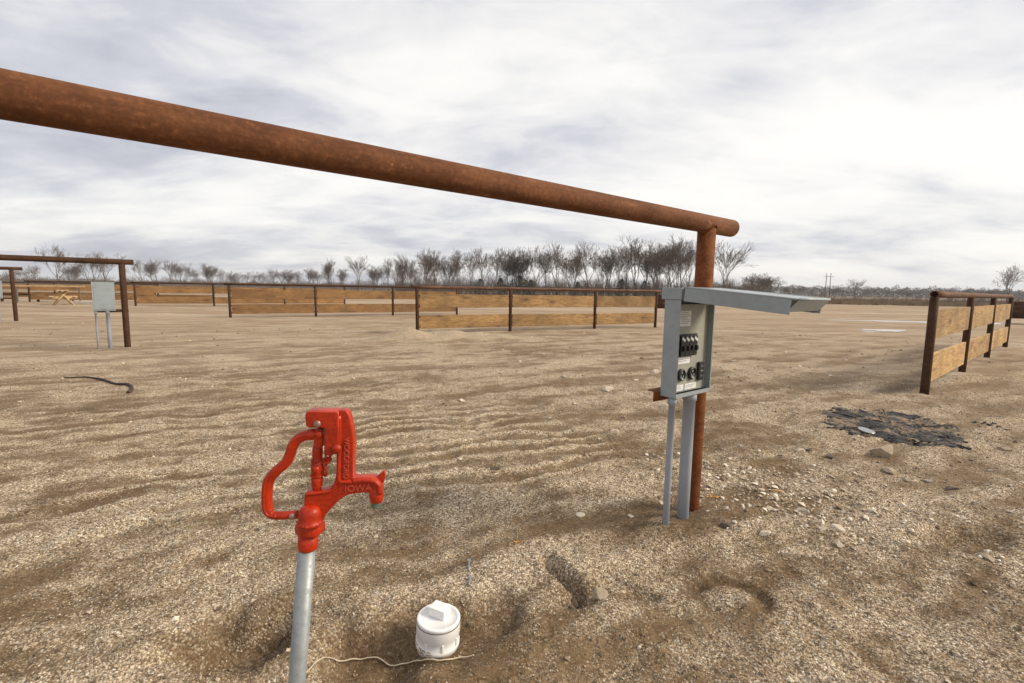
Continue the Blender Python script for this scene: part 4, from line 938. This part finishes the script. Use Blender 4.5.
ORD = ['first', 'second', 'third', 'fourth', 'fifth', 'sixth', 'seventh', 'eighth', 'ninth', 'tenth', 'eleventh', 'twelfth', 'thirteenth', 'fourteenth', 'fifteenth', 'sixteenth', 'seventeenth', 'eighteenth', 'nineteenth', 'twentieth', 'twenty-first', 'twenty-second', 'twenty-third', 'twenty-fourth', 'twenty-fifth']
KIND = ['single trunked', 'forked', 'broad crowned', 'many stemmed', 'slim upright', 'leaning forked']
cnt = {}
for (px, top, pr, Y, w0) in sorted(row):
    sec = 'left' if px < 513 else ('middle' if px < 600 else ('right' if px < 655 else None)); cnt[sec] = cnt.get(sec, -1) + 1
    where = 'behind the %s bay of the middle fence' % sec if sec else 'between middle fence and rusty post'
    tree(px, top - 2.0, Y, pr, '%s bare tree, %s from left %s' % (KIND[pr], ORD[cnt[sec]], where), MG, wide=w0 * 0.9)
tree(330, 257, 105, 1, 'leftmost of the two lone bare trees behind the far fence, in the middle left', wide=.8)
tree(357, 254, 105, 0, 'spreading bare tree right of its twin behind the far fence, in the middle left', wide=.95)
tree(388, 256, 115, 4, 'slim bare tree left of the tree row, above the start of the middle fence', wide=.6)
tree(405, 252, 112, 3, 'faint many stemmed bare tree at the left end of the tree row', wide=.7)
tree(730, 238, 80, 0, 'wide leaning bare tree just right of the rusty post', rz=0.2, wide=1.25)
tree(757, 272, 110, 3, 'low bushy bare tree right of the leaning one', wide=1.5)
tree(772, 275, 125, 1, 'lowest bushy bare tree before the distant wood starts', wide=1.6)
tree(857, 278, 160, 0, 'lone round bare tree right of the twin power poles', wide=1.3)
tree(1014, 263, 60, 2, 'bare tree at the right photo edge behind the right fence', wide=1.0)
tree(53, 243, 85, 2, 'forked bare tree showing above the timber table, left', wide=1.0, far=True)
tree(104, 250, 95, 0, 'bare tree behind the closed grey box on the left', wide=1.1, far=True)
tree(88, 252, 100, 5, 'bare tree left of the closed grey box', wide=.9, far=True)
FL = 'faint leafless tree beyond the far left fences'; FGp = 'faint trees beyond the far left fences'
for i, (px, top) in enumerate(sorted([(20, 268), (34, 264), (72, 262), (140, 258), (153, 257.5), (171, 258), (182, 262), (194, 268), (210, 262), (220, 268), (233, 270), (246, 271), (258, 271), (272, 268), (285, 268), (298, 270), (310, 266), (318, 270), (342, 268), (372, 268), (379, 264), (396, 266), (414, 262), (8, 271)])):
    tree(px, top, 120 + (i * 37) % 50, (i * 5) % 6, 'faint leafless tree beyond the far left fences, %s from the left among them' % ORD[i], FGp, wide=1.1, far=True)
RL = 'small bare tree in the distant wood to the right'; RGp = 'bare trees in the distant wood to the right'
for i, px in enumerate([786, 793, 801, 812, 836, 842, 868, 876, 888, 899, 908, 922, 941, 952, 966, 978, 990, 1003]):
    tree(px, 285.5 + (i * 2.3) % 4 + (0 if px < 850 else 2.2), 170 + (i * 29) % 60, (i * 5 + 1) % 6, 'small bare tree in the distant wood to the right, %s from the left' % ORD[i], RGp, wide=1.5, far=True)

# undergrowth along the tree row: thin stems nobody could count
def thicket(name, label, px0, px1, Y0, Y1, n, hmin, hmax, mat, seed, rad=0.022, prof=None):
    rg = random.Random(seed); segs = []
    for k in range(n):
        Y = rg.uniform(Y0, Y1); px = rg.uniform(px0, px1); x = (px - 512) / FPX * Y * 1.0
        hm = 1.0 if prof is None else prof(px)
        cl_ = 0.5 + 0.5 * math.sin(px * 0.31) * math.sin(px * 0.117 + 1); h = rg.uniform(hmin, hmax) * hm * (0.55 + 0.45 * cl_)
        p = Vector((x, Y, -0.1)); d = Vector((rg.gauss(0, .25), rg.gauss(0, .25), 1)).normalized(); q = p + d * h * .5; segs.append((p, q, rad, rad * .8))
        for _ in range(4):
            d2 = (d + Vector((rg.gauss(0, .45), rg.gauss(0, .45), rg.uniform(0, .4)))).normalized(); q2 = q + d2 * h * .35; segs.append((q, q2, rad * .6, rad * .5))
            for _ in range(2):
                d3 = (d2 + Vector((rg.gauss(0, .5), rg.gauss(0, .5), rg.uniform(0, .3)))).normalized(); segs.append((q2, q2 + d3 * h * .2, rad * .5, rad * .3))
    tag(link_mesh(name, seg_mesh(name, segs, 3), mat), label, 'undergrowth', None, 'stuff')
thicket('undergrowth', 'brown leafless undergrowth along the foot of the tree row', 395, 765, 84, 104, 3200, 1.5, 5.2, M_TWIG, 3)
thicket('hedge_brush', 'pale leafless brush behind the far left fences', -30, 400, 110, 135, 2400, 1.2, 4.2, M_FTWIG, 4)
thicket('scrub_bushes', 'low brown scrub along the edge of the lot, right', 745, 1060, 66, 84, 1500, 0.3, 1.7, M_TWIG, 6, 0.014)

def leaf_mass(name, pts, size, mat, seed, kind=None):
    rg = np.random.RandomState(seed); P = np.asarray(pts, float); n = len(P)
    d = rg.randn(n, 3, 3) * size[:, None, None] * 0.6; V = P[:, None, :] + d
    Fc = np.arange(n * 3).reshape(-1, 3); return npmesh(name, V.reshape(-1, 3), Fc, False)
# small dark evergreens among the trees
rgc = np.random.RandomState(4); n = 1500; hh = rgc.rand(n) ** 0.8; aa = rgc.rand(n) * 6.283; rr_ = (1 - hh ** 1.7) ** 0.7 * 0.40 * np.sqrt(rgc.rand(n)) * (1 + .35 * np.sin(hh * 9 + aa * 2) + .2 * np.sin(aa * 5 + hh * 20))
cone = leaf_mass('crown', np.stack([rr_ * np.cos(aa), rr_ * np.sin(aa), 0.06 + hh * 0.94], 1), np.full(n, 0.030), M_CEDAR, 2); cone.materials.append(M_CEDAR)
tmb = seg_mesh('trunk', [(Vector((0, 0, -.05)), Vector((0, 0, .9)), .03, .006)], 6); tmb.materials.append(M_BARK)
for i, (px, top, w0) in enumerate([(480, 276, 1.2), (501, 275, 1.1), (520, 272, 1.6), (531, 277, 1.1), (578, 279, 1.0), (622, 276, 1.2), (645, 278, 1.2)]):
    r = ray(px, top); Y = 82.0; H_ = EYE + r.z * Y / r.y; H_ *= 0.86; o = empty('cedar_bush', (r.x * Y / r.y, Y, 0), i); o.scale = (H_ * w0, H_ * w0, H_)
    tag(o, 'small dark evergreen bush at the foot of the tree row, %s from the left' % ORD[i], 'bush', 'dark evergreens in the tree row')
    for nm, me in (('trunk', tmb), ('crown', cone)):
        c_ = bpy.data.objects.new(nm, me); COL.objects.link(c_); c_.parent = o
# distant wood along the right horizon
rgw = np.random.RandomState(12); n = 70000; px = 700 + 420 * rgw.rand(n); Y = 260 + 140 * rgw.rand(n); X = (px - 512) / FPX * Y
top = 6.2 + 2.2 * fbm(px / 9.0, px * 0 + Y * .01, 140, 4) + (px - 700) * -0.002
Z_ = rgw.rand(n) ** 0.8 * np.clip(top, 2, 12)
me = leaf_mass('distant_wood', np.stack([X, Y, Z_], 1), np.full(n, 0.38), M_WOODM, 13)
tag(link_mesh('distant_wood', me, M_WOODM), 'dark strip of distant wood along the horizon on the right', 'wood', None, 'stuff')
px = -60 + 800 * rgw.rand(n); Y = 300 + 120 * rgw.rand(n); X = (px - 512) / FPX * Y; top = 3.4 + 1.6 * fbm(px / 13.0, px * 0 + Y * .01, 160, 4); Z_ = rgw.rand(n) * np.clip(top, 1, 9)
me = leaf_mass('distant_treeline', np.stack([X, Y, Z_], 1), np.full(n, 0.5), M_FTWIG, 14)
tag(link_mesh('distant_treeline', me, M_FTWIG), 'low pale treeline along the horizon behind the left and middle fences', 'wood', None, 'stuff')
# low hill on the right horizon
hxs = np.linspace(900, 5200, 90); hys = np.linspace(1500, 2900, 26); HX, HYy = np.meshgrid(hxs, hys)
hh = (26 + 9 * fbm(HX / 500, HYy / 500, 170, 3)) * sstep(900, 2300, HX) * sstep(1500, 1800, HYy) * sstep(2900, 2500, HYy) - 1
i2 = np.arange(HX.size).reshape(HX.shape); Fh = np.stack([i2[:-1, :-1], i2[:-1, 1:], i2[1:, 1:], i2[1:, :-1]], -1).reshape(-1, 4)
tag(link_mesh('hills', npmesh('hills', np.stack([HX.ravel(), HYy.ravel(), hh.ravel()], 1), Fh, True), M_HILL), kind='structure')

# dead grass strip at the edge of the lot, right
rgd = np.random.RandomState(31); n = 26000; px = 690 + 380 * rgd.rand(n); Y = 64 + 40 * rgd.rand(n) ** 1.3; X = (px - 512) / FPX * Y
keep = fbm(X / 6, Y / 5, 180, 3) > -0.15; X, Y = X[keep], Y[keep]; n = len(X); hb = 0.25 + 0.5 * rgd.rand(n)
A = np.stack([X - .07, Y, X * 0 - .02], 1); B = np.stack([X + .07, Y, X * 0 - .02], 1); C = np.stack([X + rgd.randn(n) * .12, Y, hb], 1)
tag(link_mesh('dead_grass', npmesh('dead_grass', np.stack([A, B, C], 1).reshape(-1, 3), np.arange(n * 3).reshape(-1, 3)), M_GRASS), 'tall dead grass along the far edge of the lot, right', 'grass', None, 'stuff')

# twin utility poles
r = ray(829, 273); Yp = 215.0; xp = r.x * Yp / r.y; Hp = EYE + r.z * Yp / r.y
t = empty('utility_pole', (xp, Yp, 0), 0); tag(t, 'distant pair of tall wooden power poles joined by a crossarm', 'utility pole')
for x in (-0.95, 0.95): MB().lathe([(0.19, -0.5), (0.12, Hp)], n=10).build('pole', M_POLE, t).location = (x, 0, 0)
MB().box((0, -0.22, Hp - 1.6), (4.4, 0.12, 0.16), 0.01).build('crossarm', M_POLE, t)

# thin haze of the open plain
hb = bmesh.new(); bmesh.ops.create_cube(hb, size=1)
bmesh.ops.scale(hb, vec=(5000, 5000, 45), verts=hb.verts); bmesh.ops.translate(hb, vec=(0, 0, 20.5), verts=hb.verts)
hm = bpy.data.meshes.new('haze'); hb.to_mesh(hm); hb.free()
m = bpy.data.materials.new('haze_air'); m.use_nodes = True; t = m.node_tree; t.nodes.clear()
pv = N(t, 'ShaderNodeVolumePrincipled'); pv.inputs['Color'].default_value = (0.86, 0.90, 0.97, 1); pv.inputs['Density'].default_value = 0.0003; pv.inputs['Anisotropy'].default_value = 0.2
ou = N(t, 'ShaderNodeOutputMaterial'); L(t, pv.outputs[0], ou.inputs['Volume'])
tag(link_mesh('haze', hm, m), kind='stuff')
